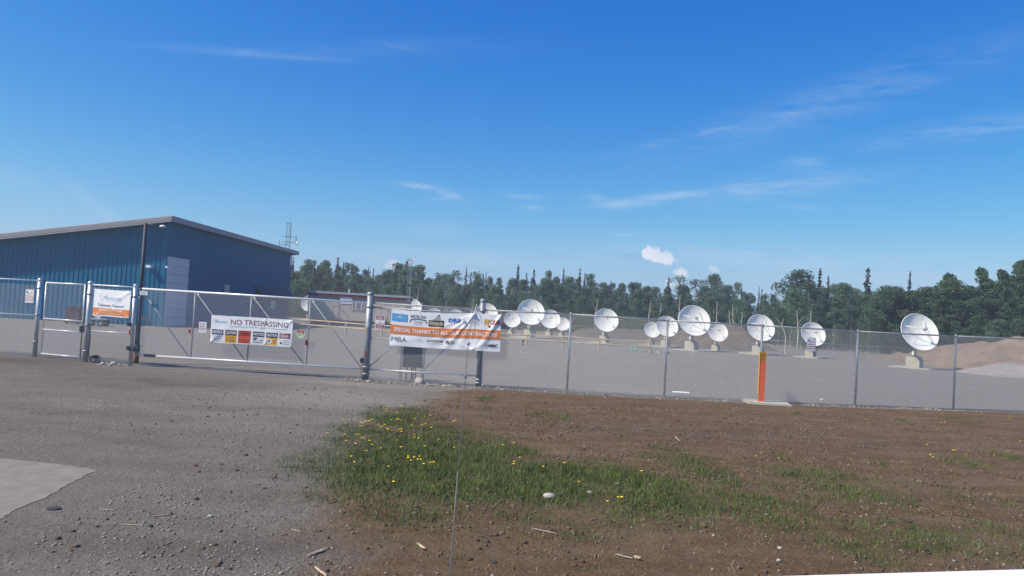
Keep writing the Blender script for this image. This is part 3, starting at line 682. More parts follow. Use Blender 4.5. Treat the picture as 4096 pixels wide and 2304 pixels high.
for f in (.24,): q = lerp(P3, P4, f); MB().tube(Vector((q[0], q[1] + .09, 1.14)) - sg.location, Vector((q[0], q[1] + .09, 1.26)) - sg.location, .028).build('red_tape', ink(*REDI), sg)
q = lerp(P3, P4, .075); MB().box(Vector((q[0], q[1] + .1, gz_b)) - sg.location, (.35, .1, .09)).build('roller_block', M['dark_steel'], sg)
rail(sg, P4, P5, gt4 - .13, ztopof(1905, 1245, P5[1]) - .1, .03, M['galv_dull'], 'counterbalance_rail', OFFG); rail(sg, P4, P5, bz(1) , ztopof(1897, 1504, P5[1]), .03, M['galv'], 'counterbalance_rail', OFFG)
A, B_ = lerp(P4, P5, .02), lerp(P4, P5, .36); rail(sg, A, B_, .42, 1.62, .024, M['galv'], 'brace', OFFG)
A, B_ = lerp(P4, P5, .50), lerp(P4, P5, .76); rail(sg, A, B_, .40, 1.42, .024, M['galv'], 'brace', OFFG)
# long right-hand fence
rfn = thing('chain_link_fence', 'long chain link fence running right from the big capped gate post', 'fence', (P4[0], P4[1], 0), group='chain link fencing round the yard')
h4 = ztopof(1484, 1171, P4[1]); h5 = ztopof(1926, 1199, P5[1])
o4 = post(rfn, P4, h4, .098, M['galv_dull'], bands=(.20, .42, 2.30), n=20); post(rfn, P5, h5, .088, M['galv_dull'], bands=(.14, .24, 2.36), n=20)
o4['label'] = 'thick gate post with rust spot and red tape'
q = Vector((P4[0], P4[1], 0)) - rfn.location
MB().box(q + Vector((-.02, -.100, 1.57)), (.05, .006, .17)).build('rust_spot', ink(.45, .22, .06), o4); MB().box(q + Vector((-.03, -.100, .84)), (.035, .006, .18)).build('red_tape', ink(*REDI), o4)
MB().box(q + Vector((-.14, -.05, .62)), (.09, .07, .14)).build('lock_box', M['dark_steel'], o4); MB().path([q + Vector((-.14, -.05, .55)), q + Vector((-.13, -.05, .2)), q + Vector((-.1, -.06, .0))], .008).build('cable', M['black'], o4)
tops = [h4 * 0 + ztopof(1500, 1212, P4[1]), ztopof(1915, 1239, P5[1])] + [ztopof(*a) for a in ((2281, 1257, 23.2), (2674, 1283, 23.3), (3046, 1302, 23.5), (3433, 1326, 23.9), (3826, 1345, 24.6), (4230, 1362, 25.2), (4640, 1390, 25.9))]
seq = [P4, P5] + RIGHT
for i, (A, B_) in enumerate(zip(seq[:-1], seq[1:])):
    rail(rfn, A, B_, tops[i], tops[i + 1], .026, M['galv_dull'], 'top_rail')
    zt = (tops[i] + tops[i + 1]) / 2
    o = mesh_bay(rfn, A, B_, .03, zt + .045, .035)
    if i > 1: post(rfn, A, tops[i] + .03, .036, M['galv_dull'], n=12)
rail(rfn, lerp(P4, P5, .0), P5, ztopof(1490, 1351, P4[1]), ztopof(1915, 1375, P5[1]), .020, M['galv'], 'middle_rail')
post(rfn, RIGHT[-1], 2.45, .04, M['galv_dull'], n=12)

# ------------------------------------------------------------------ banners
def crease(a, b, x, y, ang, w, A):   # one fold line through (x, y)
    t = math.radians(ang); d = (a - x) * math.sin(t) - (b - y) * math.cos(t); return A * math.exp(-(d / w) ** 2)
def def_thanks(a, b):
    z = .012 * math.sin(a * 9 + 1) * b + .01
    for ang, A, w in ((128, .055, .022), (142, .04, .02), (156, .03, .016), (112, .03, .03), (95, .018, .02)):
        t = math.radians(ang); rx, ry = (a - .765) * 1.0, (b - .0) * .34; along = rx * math.cos(t) + ry * math.sin(t); d = rx * math.sin(t) - ry * math.cos(t)
        if along > 0: z += A * math.exp(-(d / (w * (.25 + along * 2.2))) ** 2) * math.exp(-along / .32)
    rx, ry = (a - 1.0), (b - .02) * .34; t = math.radians(121); along = rx * math.cos(t) + ry * math.sin(t); d = rx * math.sin(t) - ry * math.cos(t)
    if along > 0: z += .06 * math.exp(-(d / (.010 + along * .06)) ** 2) * math.exp(-along / .4)
    rx, ry = (a - .0), (b - 1.0) * .34; t = math.radians(-17); along = rx * math.cos(t) + ry * math.sin(t); d = rx * math.sin(t) - ry * math.cos(t)
    if along > 0: z += .018 * math.exp(-(d / (.03 + along * .08)) ** 2) * math.exp(-along / .35)
    rx, ry = (a - .745), (b - 1.0) * .34
    for ang in (-150, -120, -65, -35):
        t = math.radians(ang); along = rx * math.cos(t) + ry * math.sin(t); d = rx * math.sin(t) - ry * math.cos(t)
        if along > 0: z += .028 * math.exp(-(d / (.008 + along * .12)) ** 2) * math.exp(-along / .14)
    sag = .055 * (math.sin(math.pi * min(1, max(0, a - .0) / .765)) if a < .765 else .25 * math.sin(math.pi * (a - .765) / .235)) * (1 - b * .8)
    return z * .78, sag
s = 3.813
q7 = lambda x, y: (1500 + x / s, 1180 + y / s)
B = hung('contractor_banner', 'creased white banner with orange stripe thanking contractors, tied between the two big posts', 'banner', [q7(258, 208), q7(1925, 298), q7(222, 765), q7(1905, 868)], P4, P5, .115, def_thanks)
sheet(B, M['vinyl'], 120, 44)
B.z = .008
B.rect('orange_band', ORANGE, 0, 14.2, 100, 22.4, 90, 8)
B.rect('blue_panel', SKYI, .6, 3.8, 15.0, 10.6, 6, 3)
B.ell('grommet', (.05, .05, .05), 1.3, 1.0, .35, .35, 8).ell('grommet', (.05, .05, .05), 25.8, .9, .35, .35, 8).ell('grommet', (.05, .05, .05), 98.8, 1.0, .35, .35, 8)
B.text('ARCTIC FOX', INK, 17.6, 3.4, 32.0, 6.0, .02)
B.stroke('emblem', INK, [(17.4, 10.6), (18.2, 7.6), (25.0, 6.7), (32.0, 7.7), (32.4, 10.6)], .7)
B.text('STEEL BUILDINGS', (.35, .35, .36), 19.6, 7.9, 30.4, 8.9, .0); B.text('310 9443', INK, 21.4, 9.4, 28.6, 10.6, .015); B.stroke('emblem', (.3, .3, .32), [(20.4, 11.9), (29.2, 11.9)], .35)
B.poly('emblem', (.33, .35, .37), [(37.0, 7.2), (43.8, 2.4), (46.2, 7.2)]); B.stroke('emblem', (.06, .06, .07), [(41.0, 6.8), (41.3, 4.6), (43.9, 1.6), (43.9, 5.8)], .7)
B.rect('black_panel', (.045, .045, .05), 34.4, 7.0, 48.4, 12.9, 8, 4)
B.text('DRS', (.05, .12, .45), 52.6, 4.6, 63.4, 8.4, .05)
B.text('EFAC', GREYI, 71.6, 6.0, 80.8, 9.0, .0); B.text('ENGINEERING', GREYI, 72.4, 9.7, 81.0, 10.5, .0); B.ell('emblem', (.12, .13, .15), 68.0, 8.6, .9, 1.2); B.stroke('emblem', (.2, .2, .22), [(67.4, 5.8), (66.2, 7.0), (66.0, 9.0)], .5)
B.poly('emblem', GOLD, [(84.8, 4.6), (89.6, 4.6), (90.0, 6.0), (88.4, 7.4), (90.2, 9.4), (88.2, 9.4), (86.6, 7.6), (86.6, 9.4), (84.8, 9.4)])
B.stroke('emblem', (.45, .28, .08), [(91.6 + 1.7 * math.cos(k * .7), 6.6 + 1.7 * math.sin(k * .7)) for k in range(10)], .5)
B.poly('emblem', (.45, .10, .09), [(88.0, 10.2), (91.6, 10.2), (89.6, 12.6)])
B.stroke('emblem', (.48, .05, .06), [(92.4, 9.2), (94.6, 5.2), (96.4, 9.0), (97.8, 5.4), (99.2, 9.6)], 1.1); B.stroke('emblem', (.48, .05, .06), [(94.0, 9.4), (97.6, 5.0)], .8)
B.text('MBA', (.05, .05, .10), 1.4, 25.2, 15.4, 29.4, -.008)
B.text('RUNSTROM', INK, 33.8, 25.4, 48.0, 27.6, .015); B.text('Plumbing & Heating', (.28, .28, .3), 33.8, 28.4, 47.8, 29.6, .0)
B.text('PILCH', INK, 51.0, 25.6, 58.6, 28.6, .02); B.text('and sons', (.45, .45, .47), 58.9, 25.6, 61.8, 26.6, 0); B.text('LIBERTY', (.42, .40, .42), 24.4, 25.6, 29.4, 26.4, 0); B.stroke('emblem', (.45, .42, .42), [(21, 27.2), (31.5, 27.2)], .25)
B.text('MBC', (.05, .05, .07), 89.4, 26.6, 97.6, 29.4, .03, slant=.2); B.stroke('emblem', (.36, .37, .38), [(87.6, 25.2), (87.6, 31.0)], .8); B.stroke('emblem', (.36, .37, .38), [(85.0, 28.0), (90.0, 28.0)], .8); B.stroke('emblem', GREYI, [(90, 30.2), (97, 30.2)], .2)
B.up(2)
B.text('SPECIAL THANKS TO ALL OUR CONTRACTORS', WHITE, 2.9, 16.4, 97.0, 20.2, .02)
B.poly('emblem', (.62, .62, .66), [(6.4, 7.4), (7.9, 4.9), (9.4, 7.4)]); B.text('multi valley', (.30, .58, .78), 1.6, 6.4, 14.0, 8.6, .02); B.text('supply', (.30, .58, .78), 6.2, 8.9, 10.6, 9.9, .0)
B.text('Dirtworks', (.62, .44, .16), 35.4, 7.9, 47.5, 11.1, .04)
B.stroke('emblem', (.3, .3, .3), [(38.6, 12.0), (44.4, 12.0)], .5); B.stroke('emblem', (.5, .5, .55), [(35.6, 11.3), (47.4, 11.3)], .2)
B.up(1).text('Dirtworks', (.80, .74, .55), 35.6, 8.0, 47.3, 10.9, .0)
B.done()
# its ties
for (x_, y_) in ((25.8, .6), (76, .3)):
    p = B.pt(x_, y_, .01); MB().tube(p, p + Vector((.05, .12, .30)), .007).build('zip_tie', M['white'], B.root)

def def_nt(a, b):
    z = .006 * math.sin(a * 7) + .008
    for (x, y, ang, w, A) in ((.67, .0, 118, .03, .018), (1.0, .0, 140, .03, .022), (.0, 1.0, -45, .03, .03), (.66, 1.0, -60, .03, .02), (1.0, 1.0, -115, .02, .025), (.31, .0, 60, .03, .012)):
        t = math.radians(ang); rx, ry = a - x, (b - y) * .34; along = rx * math.cos(t) + ry * math.sin(t); d = rx * math.sin(t) - ry * math.cos(t)
        if along > 0: z += A * math.exp(-(d / (.006 + along * .18)) ** 2) * math.exp(-along / .14)
    return z, .004 * math.sin(a * 9.4)
B = hung('no_trespassing_banner', 'white vinyl banner with large no trespassing heading and six warning panels on the gate', 'banner', [(846.6, 1259.6), (1173.6, 1279.2), (840.8, 1368.5), (1164.6, 1388.5)], P3, P4, .06, def_nt)
sheet(B, M['vinyl'], 90, 32); B.z = .003
microcom_logo(B, 3.0, 3.0, 19.8, 11.5)
B.text('NO TRESPASSING', (.13, .035, .05), 24.5, 3.8, 94.6, 9.9, .004)
B.text('FOR QUESTIONS OR CONCERNS CONTACT MICROCOM 264-3474', (.12, .12, .16), 24.0, 11.6, 94.4, 13.1, .0)
HX = [(1.6, 15.8), (18.2, 32.2), (34.2, 49.6), (52.0, 66.2), (68.2, 82.6), (84.6, 98.2)]
def head(i, col, txt, bg_, y0=16.6, y1=31.6, yh=22.9):
    x0, x1 = HX[i]; B.uid = i; B.rect('warning_panel', bg_, x0, y0, x1, y1, 8, 8); B.uid = 0
heads = [(NAVY, 'NOTICE', (.66, .68, .72)), ((.05, .05, .08), 'CAUTION', AMBER), ((.30, .045, .05), 'WARNING', (.55, .10, .06)), (NAVY, 'NOTICE', (.62, .64, .68)), ((.05, .05, .08), 'CAUTION', (.70, .40, .09)), ((.04, .045, .08), 'DANGER', (.70, .72, .75))]
for i, (hc, tx, bc) in enumerate(heads): head(i, hc, tx, bc)
B.up()
for i, (hc, tx, bc) in enumerate(heads): x0, x1 = HX[i]; B.uid = i; B.rect('panel_heading', hc, x0 + .1, 16.7, x1 - .1, 22.9, 8, 4); B.uid = 0
B.ell('panel_heading_oval', (.58, .12, .07), 41.9, 19.9, 7.0, 2.8, 18); B.uid = 9; B.ell('panel_heading_oval', (.8, .8, .8), 91.4, 19.8, 6.7, 2.9, 20)
B.uid = 0
for k, (tt, xx0, xx1) in enumerate((('AUTHORIZED', 3.4, 14.2), ('PERSONNEL', 3.6, 13.4), ('ONLY', 5.2, 12.0))): B.text(tt, (.10, .10, .13), xx0, 24.0 + k * 2.5, xx1, 25.6 + k * 2.5, .02)
B.poly('pictogram', (.35, .12, .03), [(19.6, 29.2), (20.4, 26.0), (20.8, 26.0), (21.6, 29.2)]); B.stroke('pictogram', (.35, .12, .03), [(19.2, 24.6), (19.8, 25.6)], .3); B.stroke('pictogram', (.35, .12, .03), [(22.0, 24.6), (21.4, 25.6)], .3)
B.text('RADIO', (.30, .10, .03), 25.0, 24.4, 29.4, 25.4, .02); B.text('FREQUENCY', (.30, .10, .03), 23.0, 26.4, 30.6, 27.6, .02); B.text('HAZARD', (.30, .10, .03), 22.8, 28.6, 30.8, 30.4, .02)
B.text('! ! !', (.25, .03, .03), 39.6, 24.2, 44.4, 25.6, .02); B.text('ELECTRICAL', (.28, .03, .03), 35.2, 26.6, 48.4, 28.3, .03); B.text('HAZARD', (.28, .03, .03), 37.2, 29.0, 46.6, 30.7, .03)
B.rect('pictogram', INK, 53.6, 24.0, 57.6, 25.6).rect('pictogram', INK, 53.0, 25.8, 55.4, 27.4).rect('pictogram', INK, 55.8, 25.0, 57.0, 26.6)
B.text('VIDEO', (.08, .08, .1), 60.6, 26.2, 65.4, 27.4, .02); B.text('SURVEILLANCE', (.08, .08, .1), 53.2, 28.6, 65.4, 30.0, .02)
B.ell('pictogram', (.78, .78, .76), 72.4, 26.8, 3.2, 3.2); B.text('SITE', (.3, .12, .03), 77.6, 24.6, 80.6, 25.8, .02); B.text('SPEED', (.2, .08, .03), 76.8, 26.6, 81.4, 27.8, .02); B.text('LIMIT', (.3, .12, .03), 77.2, 28.6, 80.8, 29.8, .02)
B.poly('pictogram', INK, [(85.6, 29.6), (86.6, 26.2), (87.2, 28.0), (88.0, 26.6), (89.0, 29.6)])
for k, tt in enumerate(('HARD HATS', 'MUST BE', 'WORN HERE')): B.text(tt, (.08, .08, .1), 90.2, 24.6 + k * 2.2, 97.2, 25.9 + k * 2.2, .015)
B.up()
B.ell('panel_heading_oval', (.42, .05, .08), 91.4, 19.8, 6.2, 2.5, 20)
for i, (hc, tx, bc) in enumerate(heads):
    x0, x1 = HX[i]
    if i == 2: B.text(tx, (.25, .03, .03), 36.6, 18.8, 47.2, 21.2, .01)
    elif i == 5: continue
    else: B.text(tx, (.76, .78, .80), x0 + 1.0, 18.0, x1 - 1.0, 21.4, .02)
B.text('15', (.06, .06, .08), 71.2, 25.2, 73.8, 28.4, .05)
B.up().text('DANGER', (.80, .74, .76), 86.8, 18.7, 96.0, 21.1, .02); B.done()

def def_m(a, b):
    z = .006
    for (x, y, ang, w, A) in ((1.0, .0, 145, .03, .022), (.0, .0, 40, .03, .014), (.0, 1.0, -20, .03, .018), (1.0, 1.0, -150, .03, .02), (.55, .72, 20, .03, .01)):
        t = math.radians(ang); rx, ry = a - x, (b - y) * .7; along = rx * math.cos(t) + ry * math.sin(t); d = rx * math.sin(t) - ry * math.cos(t)
        if along > 0: z += A * math.exp(-(d / (.01 + along * .14)) ** 2) * math.exp(-along / .4)
    return z, .01 * math.sin(a * 3.1) * (1 - b)
qm = lambda x, y: (360 + x / 10.353, 1140 + y / 10.353)
B = hung('teleport_banner', 'white vinyl banner with orange stripe and phone number between the two left posts', 'banner', [qm(200, 150), qm(1715, 250), qm(108, 1245), qm(1612, 1378)], P2, P3, .09, def_m)
sheet(B, M['vinyl'], 40, 26); B.z = .003
microcom_logo(B, 20, 6, 76, 32); B.stroke('emblem', (.45, .5, .55), [(42, 27.5), (74, 27.5)], .5)
B.text('Talkeetna Teleport', (.16, .18, .30), 12.5, 32.5, 85, 40.5, .02)
B.rect('orange_band', ORANGE, 0, 42.5, 100, 57.8, 30, 4)
B.text('Call', (.12, .13, .22), 4.0, 62.8, 13, 68, .02); B.text('907-264-3474', (.14, .15, .26), 20, 62.4, 76, 68.8, .03); B.text('Microcom', (.4, .4, .46), 80, 62.6, 92, 64.2, 0); B.text('satellite', (.4, .4, .46), 84, 67, 95, 68.6, 0)
B.up().text('BROADBAND INTERNET', (.78, .58, .46), 17, 44.4, 83, 49.0, .04); B.text('AVAILABLE ACROSS ALL OF ALASKA', (.78, .56, .44), 17, 51.4, 83, 55.4, .02); B.done()

# ------------------------------------------------------------------ small signs on the fence
def warn_sign(px, A, B_, lab):
    B = hung('warning_sign', lab, 'sign', px, A, B_, .06); rplate(B, M['white'], 6); B.z = .002
    h = B.hh; B.stroke('border', (.12, .14, .15), [(5, 3), (95, 3), (97, 6), (97, h - 6), (95, h - 3), (5, h - 3), (3, h - 6), (3, 6), (5, 3)], 2.2)
    B.ell('pictogram', INK, 22, .22 * h, 10, 9); B.stroke('pictogram', INK, [(27, .27 * h), (36, .34 * h), (46, .36 * h), (52, .30 * h)], 6); B.stroke('pictogram', (.15, .15, .17), [(52, .30 * h), (84, .19 * h)], 3.5); B.stroke('pictogram', GREYI, [(66, .28 * h), (82, .36 * h), (70, .35 * h)], 3.5)
    B.text('PRIVATE', (.35, .07, .12), 15, .46 * h, 85, .54 * h, .04); B.text('AUTHORIZED USE', (.35, .07, .12), 7, .61 * h, 93, .69 * h, .04); B.text('PROPERTY OWNER', (.35, .07, .12), 7, .76 * h, 93, .84 * h, .04); B.done(); return B
warn_sign([(102.5, 1155.5), (137.5, 1158), (98.5, 1211), (134, 1213)], P0, P1, 'white and red camera warning sign left of the walk gate')
s4 = 2.8975; z4 = lambda x, y: (2700 + x / s4, 1000 + y / s4)
warn_sign([z4(1533, 1013), z4(1636, 1018), z4(1524, 1170), z4(1630, 1178)], RIGHT[2], RIGHT[3], 'white and red camera warning sign on the long fence in front of a dish')
zf = lambda x, y: (1490 + x / 18.117, 1250 + y / 18.117)
B = hung('private_property_sign', 'dark red private property sign on the fence beside the thick gate post', 'sign', [zf(235, 190), zf(905, 220), zf(180, 1180), zf(850, 1215)], P4, P5, .07)
rplate(B, M['white'], 7); h = B.hh; B.z = .002; B.rrect('red_panel', MAROON, 5, 4, 95, .35 * h, 5); B.rrect('red_panel', MAROON, 5, .66 * h, 95, h - 5, 5); B.text('NO', INK, 40, .40 * h, 57, .47 * h, .04); B.text('TRESPASSING', (.28, .08, .12), 10, .53 * h, 90, .60 * h, .05)
B.up(); B.text('PRIVATE', (.74, .62, .68), 18, .08 * h, 84, .17 * h, .05); B.text('PROPERTY', (.74, .62, .68), 9, .215 * h, 92, .315 * h, .05); B.text('VIOLATORS', (.74, .62, .68), 14, .71 * h, 86, .77 * h, .04); B.text('WILL BE', (.74, .62, .68), 22, .80 * h, 76, .86 * h, .04); B.text('PROSECUTED', (.74, .62, .68), 8, .89 * h, 90, .95 * h, .04); B.done()
zg = lambda x, y: (780 + x / 5.6, 1240 + y / 5.6)
B = hung('do_not_block_sign', 'small white do not block sign on the gate left of the long banner', 'sign', [zg(95, 262), zg(262, 272), zg(82, 500), zg(243, 510)], P3, P4, .05)
rplate(B, M['white'], 3); h = B.hh; B.z = .002; B.text('DO NOT', (.30, .10, .15), 14, .12 * h, 84, .27 * h, .03); B.text('BLOCK', (.22, .08, .13), 14, .35 * h, 80, .50 * h, .03); B.rect('red_band', (.42, .30, .34), 6, .56 * h, 92, .72 * h); B.text('24 HOUR ACCESS', (.1, .1, .1), 14, .80 * h, 86, .86 * h, .03); B.up(); B.text('DRIVEWAY', (.7, .66, .68), 12, .60 * h, 86, .69 * h, .02); B.done()
B = hung('octagonal_sign', 'small octagonal sign, red above pale green, right of the no trespassing banner', 'sign', [zg(2280, 425), zg(2462, 432), zg(2276, 632), zg(2456, 640)], P3, P4, .05)
h = B.hh; c_ = .293; oc = [(100 * c_, 0), (100 - 100 * c_, 0), (100, h * c_), (100, h * (1 - c_)), (100 - 100 * c_, h), (100 * c_, h), (0, h * (1 - c_)), (0, h * c_)]
mb = MB(); mb.add([B.pt(a, b, 0) for a, b in oc] + [B.pt(a, b, -.004) for a, b in oc], [tuple(range(8)), tuple(range(15, 7, -1))] + [(i, 8 + i, 8 + (i + 1) % 8, (i + 1) % 8) for i in range(8)]); mb.build('plate', ink(.58, .66, .46), B.root)
B.z = .002; B.poly('red_panel', REDI, [(100 * c_, 4), (100 - 100 * c_, 4), (96, h * c_), (96, .38 * h), (4, .38 * h), (4, h * c_)]); B.text('24 HOUR', (.04, .08, .05), 10, .43 * h, 66, .50 * h, .04); B.text('VIDEO', (.04, .08, .05), 10, .56 * h, 46, .63 * h, .04); B.text('SURVEILLANCE', (.04, .08, .05), 10, .68 * h, 72, .75 * h, .04); B.poly('pictogram', (.03, .10, .07), [(66, .44 * h), (92, .42 * h), (90, .66 * h), (82, .54 * h)])
B.stroke('cable', GREYI, [(50, h), (50, h * 1.18)], 4); B.up(); B.text('WARNING', (.72, .55, .5), 24, .10 * h, 78, .18 * h, .03); B.text('STOP', (.72, .55, .5), 34, .22 * h, 68, .31 * h, .03); B.done()
zh = lambda x, y: (540 + x / 14.483, 1120 + y / 14.483)
B = hung('small_address_sign', 'tiny white sign wired under the top rail beside the gate hinge post', 'sign', [zh(290, 650), zh(725, 660), zh(280, 862), zh(715, 880)], P3, P4, .05)
rplate(B, M['white'], 4); h = B.hh; B.z = .002; B.text('PLANET', (.2, .2, .26), 12, .28 * h, 82, .58 * h, .04); B.stroke('emblem', (.36, .38, .2), [(20, .78 * h), (84, .78 * h)], 5); B.done()
# ------------------------------------------------------------------ office trailer
YT = 76.0; TA = R(3.0)
c0 = P(1229, 1290, YT); Lx = 10.1
tr = thing('office_trailer', 'tan office trailer with burgundy trim and a white window beyond the gate', 'trailer', (c0.x, YT, 0), TA)
Ht = P(1400, 1171, YT + .3).z
MB().b2(0, Lx, 0, 3.0, .55, Ht - .22).build('wall', M['tan'], tr)
for k in range(9):
    MB().b2(k * Lx / 9 + .01, (k + 1) * Lx / 9 - .01, -.018, -.001, .56, Ht - .48).build('siding_panel', M['tan'], tr)
MB().b2(.1, Lx - .1, .1, 2.9, 0.0, .55).build('skirt', M['dark_steel'], tr)
MB().b2(-.12, Lx + .15, -.16, 3.15, Ht - .21, Ht).build('roof', M['rollroof'], tr)
MB().b2(-.1, Lx + .1, -.12, -.02, Ht - .46, Ht - .215).build('fascia', M['burg'], tr)
MB().b2(Lx + .005, Lx + .12, -.10, 3.1, Ht - .46, Ht - .215).build('fascia', M['burg'], tr)
MB().b2(Lx - .20, Lx + .03, -.045, .16, .55, Ht - .463).build('corner_trim', M['burg'], tr); MB().b2(-.03, .14, -.045, .1, .55, Ht - .463).build('corner_trim', M['burg'], tr)
def onT(u, v):
    A = (c0.x, YT); B_ = (c0.x + math.cos(TA), YT + math.sin(TA)); p = onplane(u, v, A, B_, .0); return Vector(((p.x - c0.x) * math.cos(TA) + (p.y - YT) * math.sin(TA), 0, p.z))
zt_ = lambda x, y: (1100 + x / 4.293, 1020 + y / 4.293)
a = onT(*zt_(1322, 782)); b = onT(*zt_(1545, 962))
w = MB().b2(a.x, b.x, -.07, -.02, b.z, a.z).build('window', M['burg'], tr)
MB().b2(a.x + .07, b.x - .07, -.085, -.071, b.z + .07, a.z - .07).build('frame', M['white'], w)
for k in (0, 1):
    x0 = a.x + .12 + k * (b.x - a.x - .22) / 2; x1 = x0 + (b.x - a.x - .22) / 2 - .03
    MB().b2(x0, x1, -.092, -.086, b.z + .13, a.z - .12).build('pane', M['glass'], w)
    MB().b2(x0 + (x1 - x0) * .45, x0 + (x1 - x0) * .66, -.0965, -.0925, b.z + .13, a.z - .12).build('curtain', M['curtain'], w)
# vent cap on the roof, conduit and small lamp on the wall
MB().tube((3.9, .6, Ht), (3.9, .6, Ht + .38), .05).build('vent_pipe', M['white'], tr)
p1, p2 = onT(*zt_(950, 762)), onT(*zt_(1115, 770)); MB().tube((p1.x, -.06, p1.z), (p2.x, -.06, p2.z), .022).build('conduit', M['dark_steel'], tr)
p = onT(*zt_(902, 755)); MB().box((p.x, -.08, p.z), (.12, .12, .14)).build('wall_lamp', M['dark_steel'], tr)
p = onT(*zt_(1097, 810)); MB().tube((p.x, -.05, Ht - .5), (p.x, -.05, .9), .015).build('downspout', M['dark_steel'], tr)
# stair landing with railings in front
for sx in (onT(*zt_(1110, 1000)).x, onT(*zt_(1925, 1040)).x):
    st = MB()
    st.tube((sx - .5, -.9, 0), (sx - .5, -.9, 2.0), .025); st.tube((sx + .15, -.9, 0), (sx + .15, -.9, 2.0), .03); st.tube((sx - .5, -.9, 1.95), (sx + .15, -.9, 1.95), .025); st.tube((sx + .15, -.9, 1.9), (sx + 1.0, -.9, .95), .025); st.tube((sx + 1.0, -.9, 0), (sx + 1.0, -.9, .95), .025)
    o = st.build('stair_railing', M['dark_steel'], tr)
    for k in range(4): MB().b2(sx + .15 + k * .22, sx + .37 + k * .22, -.95, -.1, .70 - k * .19, .74 - k * .19).build('step', M['wood_grey'], o)
    MB().b2(sx - .55, sx + .15, -.95, -.1, .86, .90).build('landing', M['wood_grey'], o)
bpy.context.view_layer.update()
# sign hung on the trailer
tA = (c0.x, YT); tB = (c0.x + math.cos(TA), YT + math.sin(TA))
B = hung('trailer_sign', 'white sheet sign with company logo hung on the tan trailer wall', 'sign', [zt_(1122, 697), zt_(1322, 707), zt_(1120, 830), zt_(1320, 842)], tA, tB, .07)
rplate(B, M['vinyl'], 1); B.z = .004; microcom_logo(B, 8, 5, 94, .85 * B.hh); B.done()

# ------------------------------------------------------------------ split rail fence
rl = [(1094, 1305, 62.5), (1238, 1318, 60.0), (1382, 1331, 57.8), (1526, 1345, 56.0), (1670, 1360, 55.0), (1815, 1370, 54.4), (1960, 1378, 54.0), (2107, 1386, 53.8), (2251, 1393, 53.6), (2396, 1401, 53.4), (2599, 1411, 53.6)]
pts = [P(u, v, y) for u, v, y in rl]
sr = thing('split_rail_fence', 'low fence of pale wooden posts and two log rails before the dishes and trailer', 'fence', (pts[1].x, pts[1].y, 0))
for i, p in enumerate(pts):
    q = Vector((p.x, p.y, 0)) - sr.location
    o = MB().tube(q + Vector((0, 0, -.05)), q + Vector((random.uniform(-.02, .02), 0, .90 if i < 4 else .86)), .085, .075, 8).build('post', M['wood'], sr)
    if i == 8: MB().tube(q + Vector((0, 0, .78)), q + Vector((0, 0, .90)), .088, .08, 8).build('painted_top', ink(.55, .27, .05), o)
for i in range(len(pts) - 1):
    for z in (.80, .44):
        if i == 9 and z > .5: pass
        a = Vector((pts[i].x, pts[i].y - .05, z + random.uniform(-.03, .03))) - sr.location; b = Vector((pts[i + 1].x, pts[i + 1].y - .05, z + random.uniform(-.03, .03))) - sr.location
        MB().tube(a, b, .055, .048, 8).build('rail', M['wood'], sr)
# extra boards stacked at its left end
a = P(1165, 1290, 61.2); b = P(1235, 1296, 60.3)
for k, (z0, z1) in enumerate(((.95, .98), (.72, .52))):
    MB().tube(Vector((a.x - 1, a.y, .62 + .2 * k)) - sr.location, Vector((b.x, b.y, .55 + .22 * k)) - sr.location, .06, n=8).build('rail', M['wood_grey'], sr)

